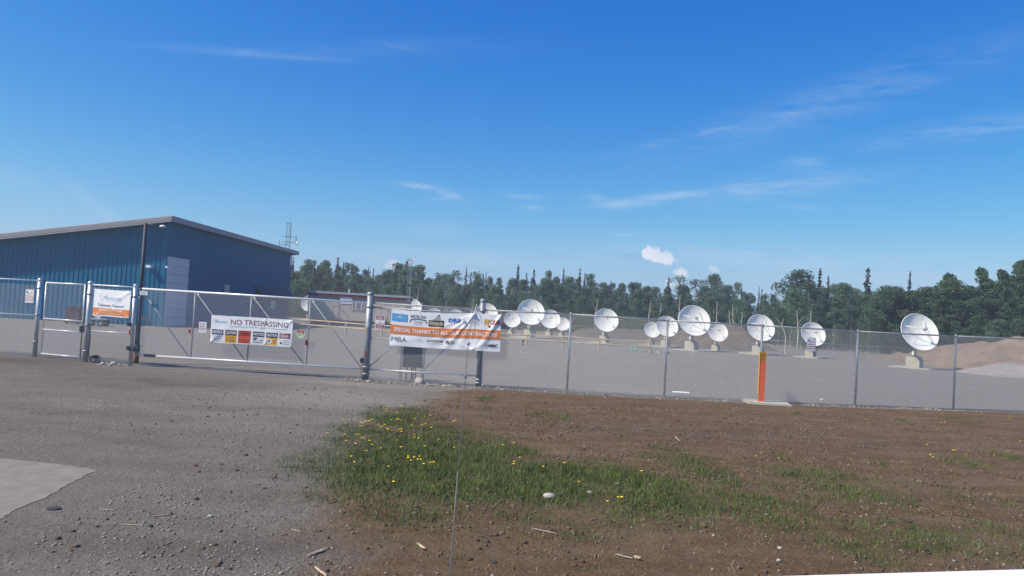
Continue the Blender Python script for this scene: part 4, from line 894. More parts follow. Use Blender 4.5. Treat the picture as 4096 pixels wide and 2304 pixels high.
# ------------------------------------------------------------------ satellite dishes
def build_dish(label):
    t = thing('satellite_dish', label, 'satellite dish')
    nz = Vector((.07, -.93, .36)).normalized(); hc = Vector((.10 * 0, 0, 0)) + Vector((.0, -.20, .965))   # unit diameter; rim plane faces -y and up
    ex = nz.cross(Vector((0, 0, 1))).normalized() * -1; ey = nz.cross(ex).normalized()
    if ey.z < 0: ey = -ey
    ex = ey.cross(nz)
    vert = hc - nz * .155
    def pt(r, a, h): return vert + ex * (r * math.cos(a)) + ey * (r * math.sin(a)) + nz * h
    par = lambda r: .62 * r * r
    def surf(n, rings, off):
        vs = [pt(0, 0, off)]; fs = []
        for k in range(1, rings + 1):
            r = .5 * k / rings
            for i in range(n): vs.append(pt(r, 2 * math.pi * i / n, par(r) + off))
        for i in range(n): fs.append((0, 1 + i, 1 + (i + 1) % n))
        for k in range(rings - 1):
            for i in range(n):
                j = (i + 1) % n; fs.append((1 + k * n + i, 1 + (k + 1) * n + i, 1 + (k + 1) * n + j, 1 + k * n + j))
        return vs, fs
    v1, f1 = surf(56, 12, 0); v2, f2 = surf(56, 12, -.012); mb = MB(); mb.add(v1, f1); mb.add(v2, [f[::-1] for f in f2]); refl = mb.build('reflector', M['dish'], t, True)
    mb = MB(); n = 56
    for i in range(n): mb.tube(pt(.503, 2 * math.pi * i / n, par(.5) - .004), pt(.503, 2 * math.pi * (i + 1) / n, par(.5) - .004), .0085, n=6, cap=False)
    mb.build('rim', M['dish'], refl, True)
    mb = MB()
    for i in range(8):
        a = 2 * math.pi * (i + .5) / 8; q = [pt(r, a, par(r) + .0015) for r in (.06, .2, .35, .49)]; mb.path(q, .0016, 4)
    mb.build('panel_seams', M['dish_back'], refl)
    foc = pt(0, 0, .335)
    # feed
    fd = MB().tube(foc - nz * .03, foc + nz * .035, .034, .024, 10); fd.tube(foc + nz * .035, foc + nz * .06, .040, .040, 10); fd.box(foc + nz * .075 + ex * .012, (.045, .04, .035)); feed = fd.build('feed_horn', M['dish_back'], t)
    mb = MB(); m_ = 14
    for i in range(m_): mb.tube(foc + ex * (.042 * math.cos(6.283 * i / m_)) + ey * (.042 * math.sin(6.283 * i / m_)), foc + ex * (.042 * math.cos(6.283 * (i + 1) / m_)) + ey * (.042 * math.sin(6.283 * (i + 1) / m_)), .006, n=5)
    mb.build('feed_ring', M['dish_back'], feed)
    for a in (153, 237, -37, 57):
        r = .375; MB().tube(pt(r, R(a), par(r)), foc + ex * (.04 * math.cos(R(a))) + ey * (.04 * math.sin(R(a))), .010, n=6).build('strut', M['dish'], t, True)
    # back frame and mount
    mb = MB()
    for i in range(8):
        a = 2 * math.pi * i / 8; q = [pt(r, a, par(r) - .02) for r in (.07, .22, .36, .47)]; mb.path(q, .009, 5)
    for rr in (.2, .36):
        for i in range(24): mb.tube(pt(rr, 2 * math.pi * i / 24, par(rr) - .02), pt(rr, 2 * math.pi * (i + 1) / 24, par(rr) - .02), .007, n=5, cap=False)
    mb.build('back_frame', M['dish_back'], t, True)
    hubb = vert - nz * .03
    MB().tube(vert - nz * .012, vert - nz * .085, .085, .07, 16).build('hub', M['dish_back'], t, True)
    top = Vector((0, -.0, .72)); mb = MB(); mb.box((0, .0, .78), (.12, .16, .16)); mb.tube(hubb, (0, .02, .80), .035); mb.box((.0, .04, .84), (.05, .22, .07)); mb.build('yoke', M['dish_back'], t)
    MB().tube((0, 0, .30), (0, 0, .74), .040, n=14).build('mast', M['dish_back'], t, True)
    MB().tube((-.05, -.03, .32), tuple(hubb + Vector((-.04, 0, -.10))), .012).build('jack', M['galv'], t, True); MB().tube((.05, .03, .32), tuple(hubb + Vector((.06, .02, -.10))), .012).build('jack', M['galv'], t, True)
    MB().box((-.075, -.05, .40), (.05, .04, .09), R(-45)).build('junction_box', M['dish'], t)
    # block, cut corner on its right, turned 45 degrees
    Rm = Matrix.Rotation(R(-45), 3, 'Z')
    mb = MB(); mb.prism([(-.17, .02), (.16, .02), (.16, .22), (.115, .30), (-.17, .30)], -.15, .15, lambda x, z, y: tuple(Rm @ Vector((x, y, z)))); mb.build('concrete_block', M['concrete'], t)
    MB().box((0, 0, .005), (1.0, 1.0, .045), R(-45) + 0).build('concrete_pad', M['concrete'], t)
    for s_ in (-1, 1): MB().tube(tuple(Rm @ Vector((s_ * .09, 0, .295))), tuple(Rm @ Vector((s_ * .09, 0, .335))), .02).build('anchor_bolt', M['galv_dull'], t)
    return t
DL = [(3663, 152, 3626, 1472, 'largest and rightmost white satellite dish, beside the dirt bank'),
      (3246, 98, 3223, 1431, 'white satellite dish partly behind the camera warning sign'),
      (3037, 110, 3012, 1418, 'white satellite dish above the orange and yellow marker post'),
      (2772, 126, 2747, 1402, 'biggest dish of the right central cluster, smaller dishes close on both sides'),
      (2867, 81, 2852, 1404, 'white satellite dish standing in front of the brown dirt mound'),
      (2666, 86, 2650, 1390, 'white satellite dish crossed by a fence post, touching the biggest central dish on its left'),
      (2607, 65, 2596, 1383, 'small white satellite dish half tucked behind its right neighbour'),
      (2423, 96, 2406, 1373, 'lone white satellite dish above the split rail fence with another hidden behind its foot'),
      (2250, 56, 2235, 1351, 'smallest dish of the middle cluster, at its right end'),
      (2201, 78, 2189, 1350, 'medium white dish of the middle cluster, right of the tall one'),
      (2124, 106, 2107, 1352, 'tall white dish of the middle cluster just right of the contractor banner'),
      (2049, 65, 2039, 1340, 'small white dish at the edge of the contractor banner'),
      (1946, 78, 1934, 1347, 'white dish rising behind the second thick gate post'),
      (1822, 70, 1812, 1352, 'white dish whose top half shows over the middle of the contractor banner'),
      (1737, 58, 1728, 1337, 'low white dish whose rim shows over the left half of the contractor banner'),
      (1647, 64, 1636, 1292, 'white dish behind the lattice mast at the trailer end'),
      (1239, 76, 1228, 1285, 'half hidden white dish at the left end of the office trailer'),
      (2785, 42, 2780, 1374, 'tiny dish glimpsed under the rim of the biggest central dish'),
      (2423, 66, 2412, 1356, 'dish mostly hidden behind the lone middle dish'),
      (1823, 40, 1815, 1310, 'far dish top peeping over another dish above the contractor banner')]
DC = {1239: (1213, 92.0), 1647: (1214, 84.0), 2785: (1342, 88.0), 2423.5: (1298, 80), 1737: (1261, 80.0), 1822: (1268, 76.0), 1823: (1246, 95.0), 1946: (1254, 74.0)}
proto = build_dish(DL[0][4])
for i, (u, w_, ub, vb, lab) in enumerate(DL):
    o = proto if i == 0 else copy_tree(proto)
    if u in DC and not (u == 2423 and i == 7): vc, yd = DC[u]; D = w_ * yd / F_PX; c_ = P(u, vc, yd - .2 * D)
    elif i == 18: yd = 80; D = w_ * yd / F_PX; c_ = P(2423, 1298, yd)
    else:
        g = G(ub, vb); yd = g.y + .22 * w_ * g.y / F_PX; D = w_ * yd / F_PX; vcs = {3663: 1331, 3246: 1335, 3037: 1310, 2772: 1282, 2867: 1326, 2666: 1304, 2607: 1318, 2423: 1279.5, 2250: 1296, 2201: 1279.5, 2124: 1248, 2049: 1279}; c_ = P(u, vcs[u], yd)
    D *= 1.0; o.location = (c_.x, yd, c_.z - .965 * D); o.location.z = max(-.02, min(o.location.z, .05)) if abs(o.location.z) < .5 else o.location.z
    if i in (15, 16, 17, 18, 19, 12, 13, 14): o.location.z = 0; s_ = c_.z / .965; D = max(D * .85, min(D * 1.25, s_)) if s_ > 0 else D
    o.scale = (D,) * 3; o['label'] = lab; o['group'] = 'white satellite dishes standing in the gravel yard'

# ------------------------------------------------------------------ lattice masts
def lattice(mb, z0, z1, w, n, c=(0, 0)):
    L3 = [(c[0] + w * math.cos(a), c[1] + w * math.sin(a)) for a in (R(200), R(-40), R(80))]
    for (x_, y_) in L3: mb.tube((x_, y_, z0), (x_, y_, z1), .022, n=6)
    for k in range(n):
        a = z0 + (z1 - z0) * k / n; b = z0 + (z1 - z0) * (k + 1) / n
        for i in range(3): p, q = L3[i], L3[(i + 1) % 3]; mb.tube((*p, a), (*q, a), .009, n=4); mb.tube((*p, a), (*q, b), .009, n=4)
b = P(1139, 1206, 92.0); zt1 = P(1147, 892, 92.0).z
m1 = thing('antenna_mast', 'thin lattice mast with crossarms rising behind the far end of the blue building', 'mast', (b.x, 92.0, 0)); mb = MB(); lattice(mb, 0, zt1, .30, 26); mb.build('lattice', M['dark_steel'], m1)
H1 = lambda v: P(1147, v, 92.0).z
k8 = 5.176; zz8 = lambda y: H1(820 + y / k8)
def arm(nm, y8, x0, x1, r=.035): o = MB().tube(((x0 - 497) / k8 * 92 / F_PX, -.3, zz8(y8)), ((x1 - 497) / k8 * 92 / F_PX, -.3, zz8(y8 + 2)), r, n=6).build(nm, M['dark_steel'], m1); return o
arm('crossarm', 655, 385, 672); arm('crossarm', 772, 375, 690); arm('crossarm', 822, 315, 500); arm('top_bar', 376, 440, 560, .03)
xx = lambda x: (x - 497) / k8 * 92 / F_PX
MB().tube((xx(660), -.3, zz8(815)), (xx(666), -.3, zz8(650)), .035, n=6).build('pipe', M['dark_steel'], m1); MB().tube((xx(318), -.3, zz8(862)), (xx(318), -.3, zz8(740)), .03, n=6).build('pipe', M['dark_steel'], m1)
MB().tube((xx(318), -.3, zz8(755)), (xx(316), -.3, zz8(720)), .075, n=8).build('panel_antenna', M['white'], m1); MB().tube((xx(666), -.3, zz8(652)), (xx(666), -.3, zz8(638)), .04, n=8).build('panel_antenna', M['white'], m1)
MB().lathe([(.01, -.05), (.16, -.02), (.17, .05), (.02, .08)], 14, (0, 0, 0)).build('drum_antenna', M['white'], m1, True).matrix_local = Matrix.Translation((xx(688), -.38, zz8(785))) @ Matrix.Rotation(R(-80), 4, 'X') @ Matrix.Rotation(R(20), 4, 'Y')
MB().tube((.02, 0, zt1), (.06, 0, zz8(95)), .018, .008, n=6).build('whip', M['galv_dull'], m1)
b = P(1630, 1262, 74.0); zt2 = P(1646, 1050, 74.0).z
m2 = thing('antenna_mast', 'grey lattice mast with white bars on top in front of a dish by the trailer', 'mast', (b.x, 74.0, 0)); mb = MB(); lattice(mb, 0, zt2, .21, 24); mb.build('lattice', M['galv_dull'], m2)
MB().box((.03, -.1, zt2 - .02), (.55, .08, .10)).build('top_bar', M['white'], m2); MB().box((-.02, -.1, zt2 + .2), (.50, .06, .06)).build('top_bar', M['galv'], m2)
MB().tube((.1, -.1, zt2 + .24), (.50, -.15, zt2 + .26), .05).build('horn', M['white'], m2); MB().box((0, 0, P(1640, 1136, 74).z), (.55, .4, .05)).build('ring_plate', M['galv_dull'], m2)
for k in range(4): MB().tube((-.24 + .17 * k, -.1, zt2 - .1), (-.24 + .17 * k, -.1, zt2 + (.42 if k in (0, 2) else .34)), .02, n=6).build('pipe', M['dark_steel'], m2)

# ------------------------------------------------------------------ far fences
def far_fence(pts, h, lab, d=.13, r=.004):
    t = thing('far_chain_link_fence', lab, 'fence', (*pts[0], 0), group='low chain link fence behind the dishes')
    for A, B_ in zip(pts[:-1], pts[1:]):
        n = max(1, int(math.dist(A, B_) / 3))
        for k in range(n):
            a, b_ = lerp(A, B_, k / n), lerp(A, B_, (k + 1) / n)
            MB().tube(Vector((*a, 0)) - t.location, Vector((*a, h + .04)) - t.location, .03, n=6).build('post', M['galv_dull'], t)
            rail(t, a, b_, h, h, .022, M['galv_dull']); mesh_bay(t, a, b_, .03, h, d=d, r=r).data.materials[0] = M['wire_dull']
fpt = lambda u, y: (P(u, 1400, y).x, y)
far_fence([fpt(3045, 65), fpt(3420, 62.5), fpt(3700, 62)], 1.18, 'low chain link fence between the rightmost dishes and the trees')
far_fence([fpt(1960, 84), fpt(2380, 82), fpt(2620, 80)], 1.2, 'low chain link fence behind the middle dishes')

# ------------------------------------------------------------------ dirt mounds
M['dirt'] = new_mat('bare_dirt', (.12, .088, .060), .95, 0, col2=(.25, .185, .13), vscale=.8, bump=.9, bscale=3.0, detail=9)
M['dirt_brown'] = new_mat('brown_dirt', (.055, .045, .033), .95, 0, col2=(.14, .11, .082), vscale=.7, bump=.9, bscale=2.5, detail=9)
M['gravel_pile'] = new_mat('pale_gravel_pile', (.20, .18, .155), .95, 0, col2=(.29, .265, .235), vscale=1.5, bump=.8, bscale=5, detail=9)
def mound(nm, x0, x1, y0, y1, hf, mat, step=.35):
    xs = np.arange(x0, x1, step); ys = np.arange(y0, y1, step); XX, YY = np.meshgrid(xs, ys, indexing='ij')
    ZZ = hf(XX, YY); e = np.clip(np.minimum(np.minimum(XX - x0, x1 - XX), np.minimum(YY - y0, y1 - YY)) / 1.2, 0, 1)
    ZZ = ZZ * e - .15; n_ = len(ys); i_, j_ = np.meshgrid(np.arange(len(xs) - 1), np.arange(n_ - 1), indexing='ij'); a = (i_ * n_ + j_).ravel()
    link(nm, np_mesh(nm, np.stack([XX.ravel(), YY.ravel(), ZZ.ravel()], 1), np.stack([a, a + n_, a + n_ + 1, a + 1], 1), mat, True), kind='structure')
ga = lambda X_, Y_, cx_, cy_, sx, sy, h: h * np.exp(-((X_ - cx_) / sx) ** 2 - ((Y_ - cy_) / sy) ** 2)
rr = P(4060, 1338, 57.0)
def hr(X_, Y_):
    rough = .75 + .5 * fbm(X_ * .35, Y_ * .35, 5)
    h = np.clip((X_ - (P(3710, 1400, 57).x)) / 9.5, 0, 1) ** .9 * 2.15 * np.clip((Y_ - 49) / 6.5, 0, 1) * np.clip((72 - Y_) / 6, 0, 1)
    h = h + ga(X_, Y_, P(3894, 1362, 56).x, 56, 1.3, 2.0, .55) + ga(X_, Y_, rr.x + .8, 58, 2.6, 3, .8) + ga(X_, Y_, rr.x + 5, 58, 3, 3, .8)
    return h * rough + .7 * (fbm(X_ * .9, Y_ * .9, 5) - .5) * (h > .1) + .25 * (fbm(X_ * 2.2, Y_ * 2.2, 4) - .5) * (h > .1)
mound('dirt_bank', P(3600, 1400, 57).x, 75, 48.5, 73, hr, M['dirt'])
def hg(X_, Y_): return .85 * np.clip((X_ - P(3820, 1400, 50).x) / 4, 0, 1) * np.clip((Y_ - 46.5) / 3, 0, 1) * (.8 + .4 * fbm(X_ * .5, Y_ * .5, 4))
mound('gravel_bank', P(3660, 1400, 50).x, 70, 46, 53, hg, M['gravel_pile'])
def hm(X_, Y_):
    rough = .7 + .6 * fbm(X_ * .3 + 9, Y_ * .3, 5)
    h = ga(X_, Y_, P(2950, 1300, 78).x, 79, 3.8, 5, 1.7) + ga(X_, Y_, P(2820, 1300, 82).x, 82, 4, 5, 1.2) + ga(X_, Y_, P(2600, 1300, 86).x, 87, 9, 5, .95) + ga(X_, Y_, P(2400, 1300, 90).x, 92, 9, 4, .6) + ga(X_, Y_, P(2860, 1400, 70).x, 71, 2.5, 2.2, .9)
    return h * rough + .5 * (fbm(X_ * .8, Y_ * .8, 5) - .5) * np.clip(h * 2, 0, 1)
mound('dirt_mound', P(2280, 1300, 90).x, P(3120, 1300, 75).x, 66, 99, hm, M['dirt_brown'])

# ------------------------------------------------------------------ small yard things
ea, eb = P(1600, 1515, 24.45), P(1690, 1507, 24.45)
x0, x1 = -3.42, -2.62
cb = thing('equipment_board', 'dark equipment board on two legs with conduits behind the fence under the contractor banner', 'equipment board', ((ea.x + eb.x) / 2, 24.5, 0))
wd = (eb.x - ea.x) / 2
zt_b = P(1610, 1384, 24.45).z
MB().b2(-wd + .06, wd - .02, -.03, .03, P(1650, 1470, 24.45).z, zt_b).build('board', M['dark_steel'], cb)
for s_, w_ in ((-1, .035), (1, .05)): MB().b2(s_ * wd - w_, s_ * wd + w_, -.05, .05, -.05, zt_b + .02).build('leg', M['galv_dull'], cb)
MB().b2(wd - .22, wd - .1, -.10, -.033, .55, zt_b - .3).build('switch_box', M['dark_steel'], cb)
for k, x_ in enumerate((-.18, .0, .06, .14)): MB().tube((x_, -.04, -.03), (x_ * .8, -.04, .52), .02).build('conduit', M['black'], cb)
MB().b2(-wd, wd, .035, .07, .86, .92).build('crossbar', M['galv_dull'], cb)
# orange marker post on its slab
b = P(3044, 1607, 23.1); zt_m = P(3046, 1407, b.y).z
mk = thing('marker_post', 'orange square marker post with yellow strip on a thin slab before the fence', 'marker post', (b.x, b.y, gz(b.x, b.y)), R(-12))
hm_ = zt_m - gz(b.x, b.y)
MB().box((.0, .0, hm_ / 2 - .15), (.175, .10, hm_ - .28)).build('orange_post', M['orange'], mk); MB().box((-.105, -.02, hm_ / 2 + .16), (.03, .09, hm_ - .32)).build('yellow_strip', M['yellow'], mk)
MB().box((.0, -.043, hm_ - .19), (.17, .004, .36)).build('yellow_sleeve', M['yellow'], mk); MB().box((.0, .0, hm_ - .19), (.168, .09, .37)).build('sleeve', ink(.55, .26, .03), mk)
for k in range(3): MB().box((.03 * k - .03, -.047, hm_ - .19), (.006, .004, .30)).build('groove', ink(.2, .12, .03), mk)
a, b1, c1, d1 = GG(2966, 1603), GG(2998, 1616), GG(3166, 1628), GG(3140, 1613)
mb = MB(); zs = .05 + max(gz(a.x, a.y), gz(c1.x, c1.y)); sq = [(p.x, p.y) for p in (a, b1, c1, d1)]; mb.add([(x_, y_, zs) for x_, y_ in sq] + [(x_, y_, zs - .12) for x_, y_ in sq], [(0, 1, 2, 3), (7, 6, 5, 4)] + [(i, 4 + i, 4 + (i + 1) % 4, (i + 1) % 4) for i in range(4)])
tag(mb.build('concrete_slab', M['concrete']), 'thin pale concrete slab lying at the foot of the orange marker post', 'slab')
a, b1 = GG(2698, 1584), GG(2767, 1589); b1.y = a.y - .05
tag(MB().tube((a.x, a.y + .3, .09), (b1.x, a.y + .28, .09), .035).build('white_pipe', M['white']), 'short white pipe lying along the fence foot', 'pipe')
# teal markers, valve
tl = ['teal marker tube beside the first plain fence post', 'left of two teal marker tubes standing side by side in the gravel', 'right of two teal marker tubes standing side by side in the gravel']
for i, (u, v) in enumerate(((2283, 1391), (2527, 1406), (2541, 1407))):
    g = G(u, v); t = thing('marker_tube', tl[i], 'marker', (g.x, g.y, 0), group='teal marker tubes in the gravel')
    MB().tube((0, 0, 0), (0, 0, .25), .055).build('tube', M['teal'], t); MB().tube((0, 0, .25), (0, 0, .29), .058).build('white_band', M['white'], t); MB().tube((0, 0, .29), (0, 0, .53), .055).build('tube', M['teal'], t)
g = G(2091, 1382); t = thing('valve_post', 'small black valve post in the gravel by the split rail fence', 'valve', (g.x, g.y, 0)); MB().tube((0, 0, 0), (0, 0, .3), .05).build('stem', M['black'], t); MB().sphere((0, 0, .34), .10, 10, 8).build('head', M['black'], t)
g = G(2585, 1412); t = thing('scrap_pile', 'little heap of dark metal scrap on the gravel right of the teal markers', 'scrap', (g.x, g.y, 0))
for k in range(9): MB().box((random.uniform(-.1, 1.6), random.uniform(-.2, .2), .08), (random.uniform(.1, .4), .1, random.uniform(.08, .2)), random.uniform(0, 3)).build('piece', M['galv_dull'] if k % 2 else M['rock'], t)
# bin and small trailer beside the building
g = P(300, 1291, 49.2); t = thing('dumpster', 'dark maroon bin with black lid standing against the blue building', 'bin', (g.x, 49.2, 0))
mb = MB(); mb.prism([(-.44, .08), (.40, .08), (.46, 1.0), (-.48, 1.0)], -.4, .4, lambda x, z, y: (x, y, z)); mb.build('body', M['maroon'], t); MB().box((0, 0, 1.04), (1.02, .9, .07)).build('lid', M['black'], t); MB().box((.1, .1, 1.11), (.6, .5, .09)).build('bag', M['maroon'], t)
for s_ in (-1, 1): MB().tube((s_ * .35, -.38, .07), (s_ * .35, -.30, .07), .07, n=12).build('wheel', M['rubber'], t)
g = P(386, 1298, 48.0); t = thing('utility_cart', 'small dark utility cart with white plate beside the maroon bin', 'cart', (g.x, 48.0, 0), R(4))
MB().box((.0, 0, .40), (1.3, .7, .08)).build('deck', M['black'], t); MB().box((.1, -.36, .46), (1.3, .03, .05)).build('white_rail', M['white'], t); MB().box((-.15, -.05, .66), (.5, .4, .36)).build('engine', M['black'], t); MB().box((.15, -.2, .60), (.45, .12, .22), mat=Matrix.Rotation(.5, 3, 'Y')).build('white_plate', M['white'], t); MB().box((-.6, 0, .7), (.35, .4, .5)).build('seat', M['dark_steel'], t)
for s_ in (-.45, .42):
    for y_ in (-.33, .33): w = MB().tube((s_, y_ - .07, .2), (s_, y_ + .07, .2), .2, n=18).build('wheel', M['rubber'], t); MB().tube((s_, y_ - .075, .2), (s_, y_ + .075, .2), .09, n=12).build('rim', M['galv'], w)
# chain and cable heap at the second post
q = GG(352, 1450); t = thing('chain_heap', 'coil of dark chain hanging down and piled at the foot of the left banner post', 'chain', (q.x, q.y, gz(q.x, q.y)))
MB().path([(-.03, .0, 1.25), (.02, -.02, .8), (.0, -.02, .3), (.1, -.03, .08)], .018, 6).build('hanging_chain', M['dark_steel'], t)
cl_ = MB()
for k in range(5): cx_, rr_ = .16 + .02 * k, .08 + .02 * k; pts_ = [(cx_ + rr_ * math.cos(a_), -.02 + .05 * math.sin(a_ * 2), .09 + rr_ * math.sin(a_)) for a_ in [j * .7 for j in range(10)]]; cl_.path(pts_, .013, 5)
cl_.build('coil', M['dark_steel'], t)

# ------------------------------------------------------------------ trees
M['leaf'] = new_mat('birch_leaves', (.066, .132, .084), .6, 0, col2=(.12, .188, .108), vscale=.9, spec=.25, obj_var=.30, detail=4)
M['leaf2'] = new_mat('dark_cottonwood_leaves', (.045, .09, .046), .6, 0, col2=(.085, .14, .065), vscale=.6, spec=.25, obj_var=.2, detail=4)
M['leafpale'] = new_mat('thin_pale_leaves', (.07, .095, .06), .6, 0, col2=(.10, .125, .08), vscale=.6, spec=.2)
M['needle'] = new_mat('spruce_needles', (.026, .036, .042), .7, 0, col2=(.045, .058, .06), vscale=1.5, obj_var=.2)
M['bark'] = new_mat('pale_birch_bark', (.34, .31, .26), .85, 0, col2=(.52, .50, .44), vscale=3)
M['barkd'] = new_mat('grey_bark', (.08, .065, .055), .9, 0, col2=(.14, .12, .10), vscale=3)
for k in ('leaf', 'leaf2', 'leafpale'):
    t = M[k].node_tree; b = t.nodes['Principled BSDF']
    tl_ = t.nodes.new('ShaderNodeBsdfTranslucent'); src = b.inputs['Base Color'].links[0].from_socket; t.links.new(src, tl_.inputs['Color'])
    ms = t.nodes.new('ShaderNodeMixShader'); ms.inputs[0].default_value = .3; t.links.new(b.outputs[0], ms.inputs[1]); t.links.new(tl_.outputs[0], ms.inputs[2]); t.links.new(ms.outputs[0], t.nodes['Material Output'].inputs[0])
def leaf_cloud(cents, radii, n, size, seed, flat=.8):
    r_ = np.random.default_rng(seed); cents = np.array(cents); radii = np.array(radii); wts = radii ** 2; wts = wts / wts.sum()
    idx = r_.choice(len(cents), n, p=wts); d = r_.normal(size=(n, 3)); d /= np.linalg.norm(d, axis=1)[:, None]
    rad = radii[idx] * (.55 + .5 * r_.random(n) ** .6) ; c_ = cents[idx] + d * rad[:, None] * np.array([1, 1, flat])
    # leaf quads, loosely facing outwards
    nrm = d + .9 * r_.normal(size=(n, 3)); nrm /= np.linalg.norm(nrm, axis=1)[:, None]; up = r_.normal(size=(n, 3)); e = np.cross(nrm, up); e /= np.linalg.norm(e, axis=1)[:, None]; g = np.cross(nrm, e)
    s_ = size * (.6 + .8 * r_.random(n)); s_ = s_[:, None]
    V_ = np.stack([c_ - e * s_, c_ - g * s_ * .6, c_ + e * s_, c_ + g * s_ * .6], 1).reshape(-1, 3); return V_, np.arange(n * 4).reshape(-1, 4)
def crown_mesh(nm, mat, H, base, rad, nb, n, size, seed, shape='round'):
    r_ = random.Random(seed); cs = []; rs = []
    for k in range(nb):
        f = (k + .5) / nb; z = base + (H - base) * (f ** .9)
        prof_ = math.sin(math.pi * min(1, .18 + .80 * f)) ** .7 if shape == 'round' else (1 - f) ** .75 + .12
        rr_ = rad * prof_; a = r_.uniform(0, 6.283); q = rr_ * r_.uniform(.25, .8); cr = rad * r_.uniform(.20, .40) * (1.1 if shape == 'round' else .9 * (1.15 - .6 * f))
        cs.append((q * math.cos(a), q * math.sin(a), min(z, H - cr * .7))); rs.append(cr)
    cs.append((0, 0, H - rad * .25)); rs.append(rad * .24)
    V_, F_ = leaf_cloud(cs, rs, n, size, seed); return np_mesh(nm, V_, F_, mat), cs
def trunk_mesh(nm, mat, H, r0, cs, seed, limbs=7):
    r_ = random.Random(seed); mb = MB(); z = 0; p = Vector((0, 0, -.2)); k = 6
    for i in range(k):
        q = Vector((r_.uniform(-.1, .1), r_.uniform(-.1, .1), H * .93 * (i + 1) / k)); mb.tube(p, q, r0 * (1 - i / k * .85), r0 * (1 - (i + 1) / k * .85), 7, False); p = q
    for c_ in r_.sample(cs, min(limbs, len(cs))):
        z = max(.2 * H, c_[2] - 1.2); mb.tube((0, 0, z), c_, r0 * .3, r0 * .1, 5, False)
    return mb.mesh(nm, mat, True)
VAR = []
for k in range(7):
    H = 9.0; cm, cs = crown_mesh('birch_crown', M['leaf'], H, 2.2 + .5 * (k % 3), 1.8 + .25 * (k % 4), 40, 4600, .105, 100 + k, 'cone' if k % 2 else 'round')
    VAR.append((cm, trunk_mesh('birch_trunk', M['bark'], H, .11, cs, k)))
LOW = []
for k in range(4):
    cm, cs = crown_mesh('low_crown', M['leaf'], 9, .5, 2.3, 44, 5000, .11, 200 + k, 'cone' if k == 1 else 'round'); LOW.append((cm, trunk_mesh('low_trunk', M['bark'], 9, .1, cs, k)))
DENSE = []
for k in range(4):
    cm, cs = crown_mesh('cottonwood_crown', M['leaf2'], 9, .6, 2.5, 46, 8500, .11, 300 + k, 'cone' if k % 2 else 'round'); DENSE.append((cm, trunk_mesh('cottonwood_trunk', M['barkd'], 9, .14, cs, k)))
SPARSE = []
for k in range(3):
    cm, cs = crown_mesh('sparse_crown', M['leafpale'] if k == 2 else M['leaf'], 9, 4.4, 1.7, 12, 620 if k != 1 else 1500, .12, 400 + k); SPARSE.append((cm, trunk_mesh('sparse_trunk', M['bark'] if k != 1 else M['barkd'], 9, .10, cs, k, 10)))
BUSHT = []
for k in range(2):
    cm, cs = crown_mesh('big_round_crown', M['leaf2'], 9, 4.0, 2.3, 20, 2600, .13, 500 + k); BUSHT.append((cm, trunk_mesh('big_round_trunk', M['barkd'], 9, .13, cs, k, 12)))
def spruce_mesh(seed, full=1.0):
    r_ = random.Random(seed); vs = []; fs = []; H = 9.0; z = 1.0
    while z < H - .1:
        f = z / H; Lb = full * (.75 * (1 - f) ** .8 + .10) * r_.uniform(.6, 1.2); n = r_.randint(4, 6)
        for i in range(n):
            a = r_.uniform(0, 6.283); L2 = Lb * r_.uniform(.5, 1.1); dr = L2 * r_.uniform(.25, .6); w_ = .10 + .12 * L2
            c_, s_ = math.cos(a), math.sin(a); o = len(vs)
            vs += [(0, 0, z + .10), (c_ * L2 * .6 - s_ * w_, s_ * L2 * .6 + c_ * w_, z - dr * .5), (c_ * L2, s_ * L2, z - dr), (c_ * L2 * .6 + s_ * w_, s_ * L2 * .6 - c_ * w_, z - dr * .5), (c_ * L2 * .5, s_ * L2 * .5, z - dr * .5 - .16)]
            fs += [(o, o + 1, o + 2), (o, o + 2, o + 3), (o, o + 4, o + 2)]
        z += r_.uniform(.12, .24)
    me_ = bpy.data.meshes.new('spruce_crown'); me_.from_pydata(vs, [], fs); me_.materials.append(M['needle']); me_.update()
    mb = MB().tube((0, 0, -.2), (0, 0, H), .10, .015, 6, False); return me_, mb.mesh('spruce_trunk', M['barkd'])
SPR = [spruce_mesh(k, (.75, 1.0, 1.3)[k % 3]) for k in range(6)]
def tree(name, label, cat, var, x, y, H, wid=1.0, group=None, rz=None):
    t = thing(name, label, cat, (x, y, 0), random.uniform(0, 6.28) if rz is None else rz, group)
    s_ = H / 9.0; t.scale = (s_ * wid, s_ * wid, s_)
    link('crown', var[0], t); link('trunk', var[1], t); return t
TOPS = [(1000, 1065), (1150, 1052), (1230, 1050), (1300, 1050), (1350, 1058), (1400, 1062), (1450, 1072), (1500, 1088), (1530, 1072), (1580, 1062), (1620, 1064), (1680, 1075), (1720, 1105), (1780, 1098), (1850, 1108), (1920, 1098), (1980, 1112), (2050, 1108), (2150, 1110), (2200, 1096), (2270, 1100), (2350, 1108), (2400, 1118), (2440, 1125), (2500, 1122), (2530, 1118), (2560, 1135), (2620, 1142), (2680, 1140), (2750, 1142), (2800, 1148), (2860, 1145), (2920, 1142), (2950, 1138), (2990, 1168), (3060, 1172), (3120, 1160), (3170, 1140), (3230, 1120), (3300, 1128), (3380, 1124), (3440, 1152), (3500, 1158), (3560, 1130), (3620, 1148), (3690, 1142), (3730, 1158), (3780, 1105), (3860, 1135), (3930, 1085), (4010, 1110), (4096, 1090), (4300, 1060), (4600, 1050)]
TU = [a for a, _ in TOPS]; TV = [b for _, b in TOPS]
nf = 0
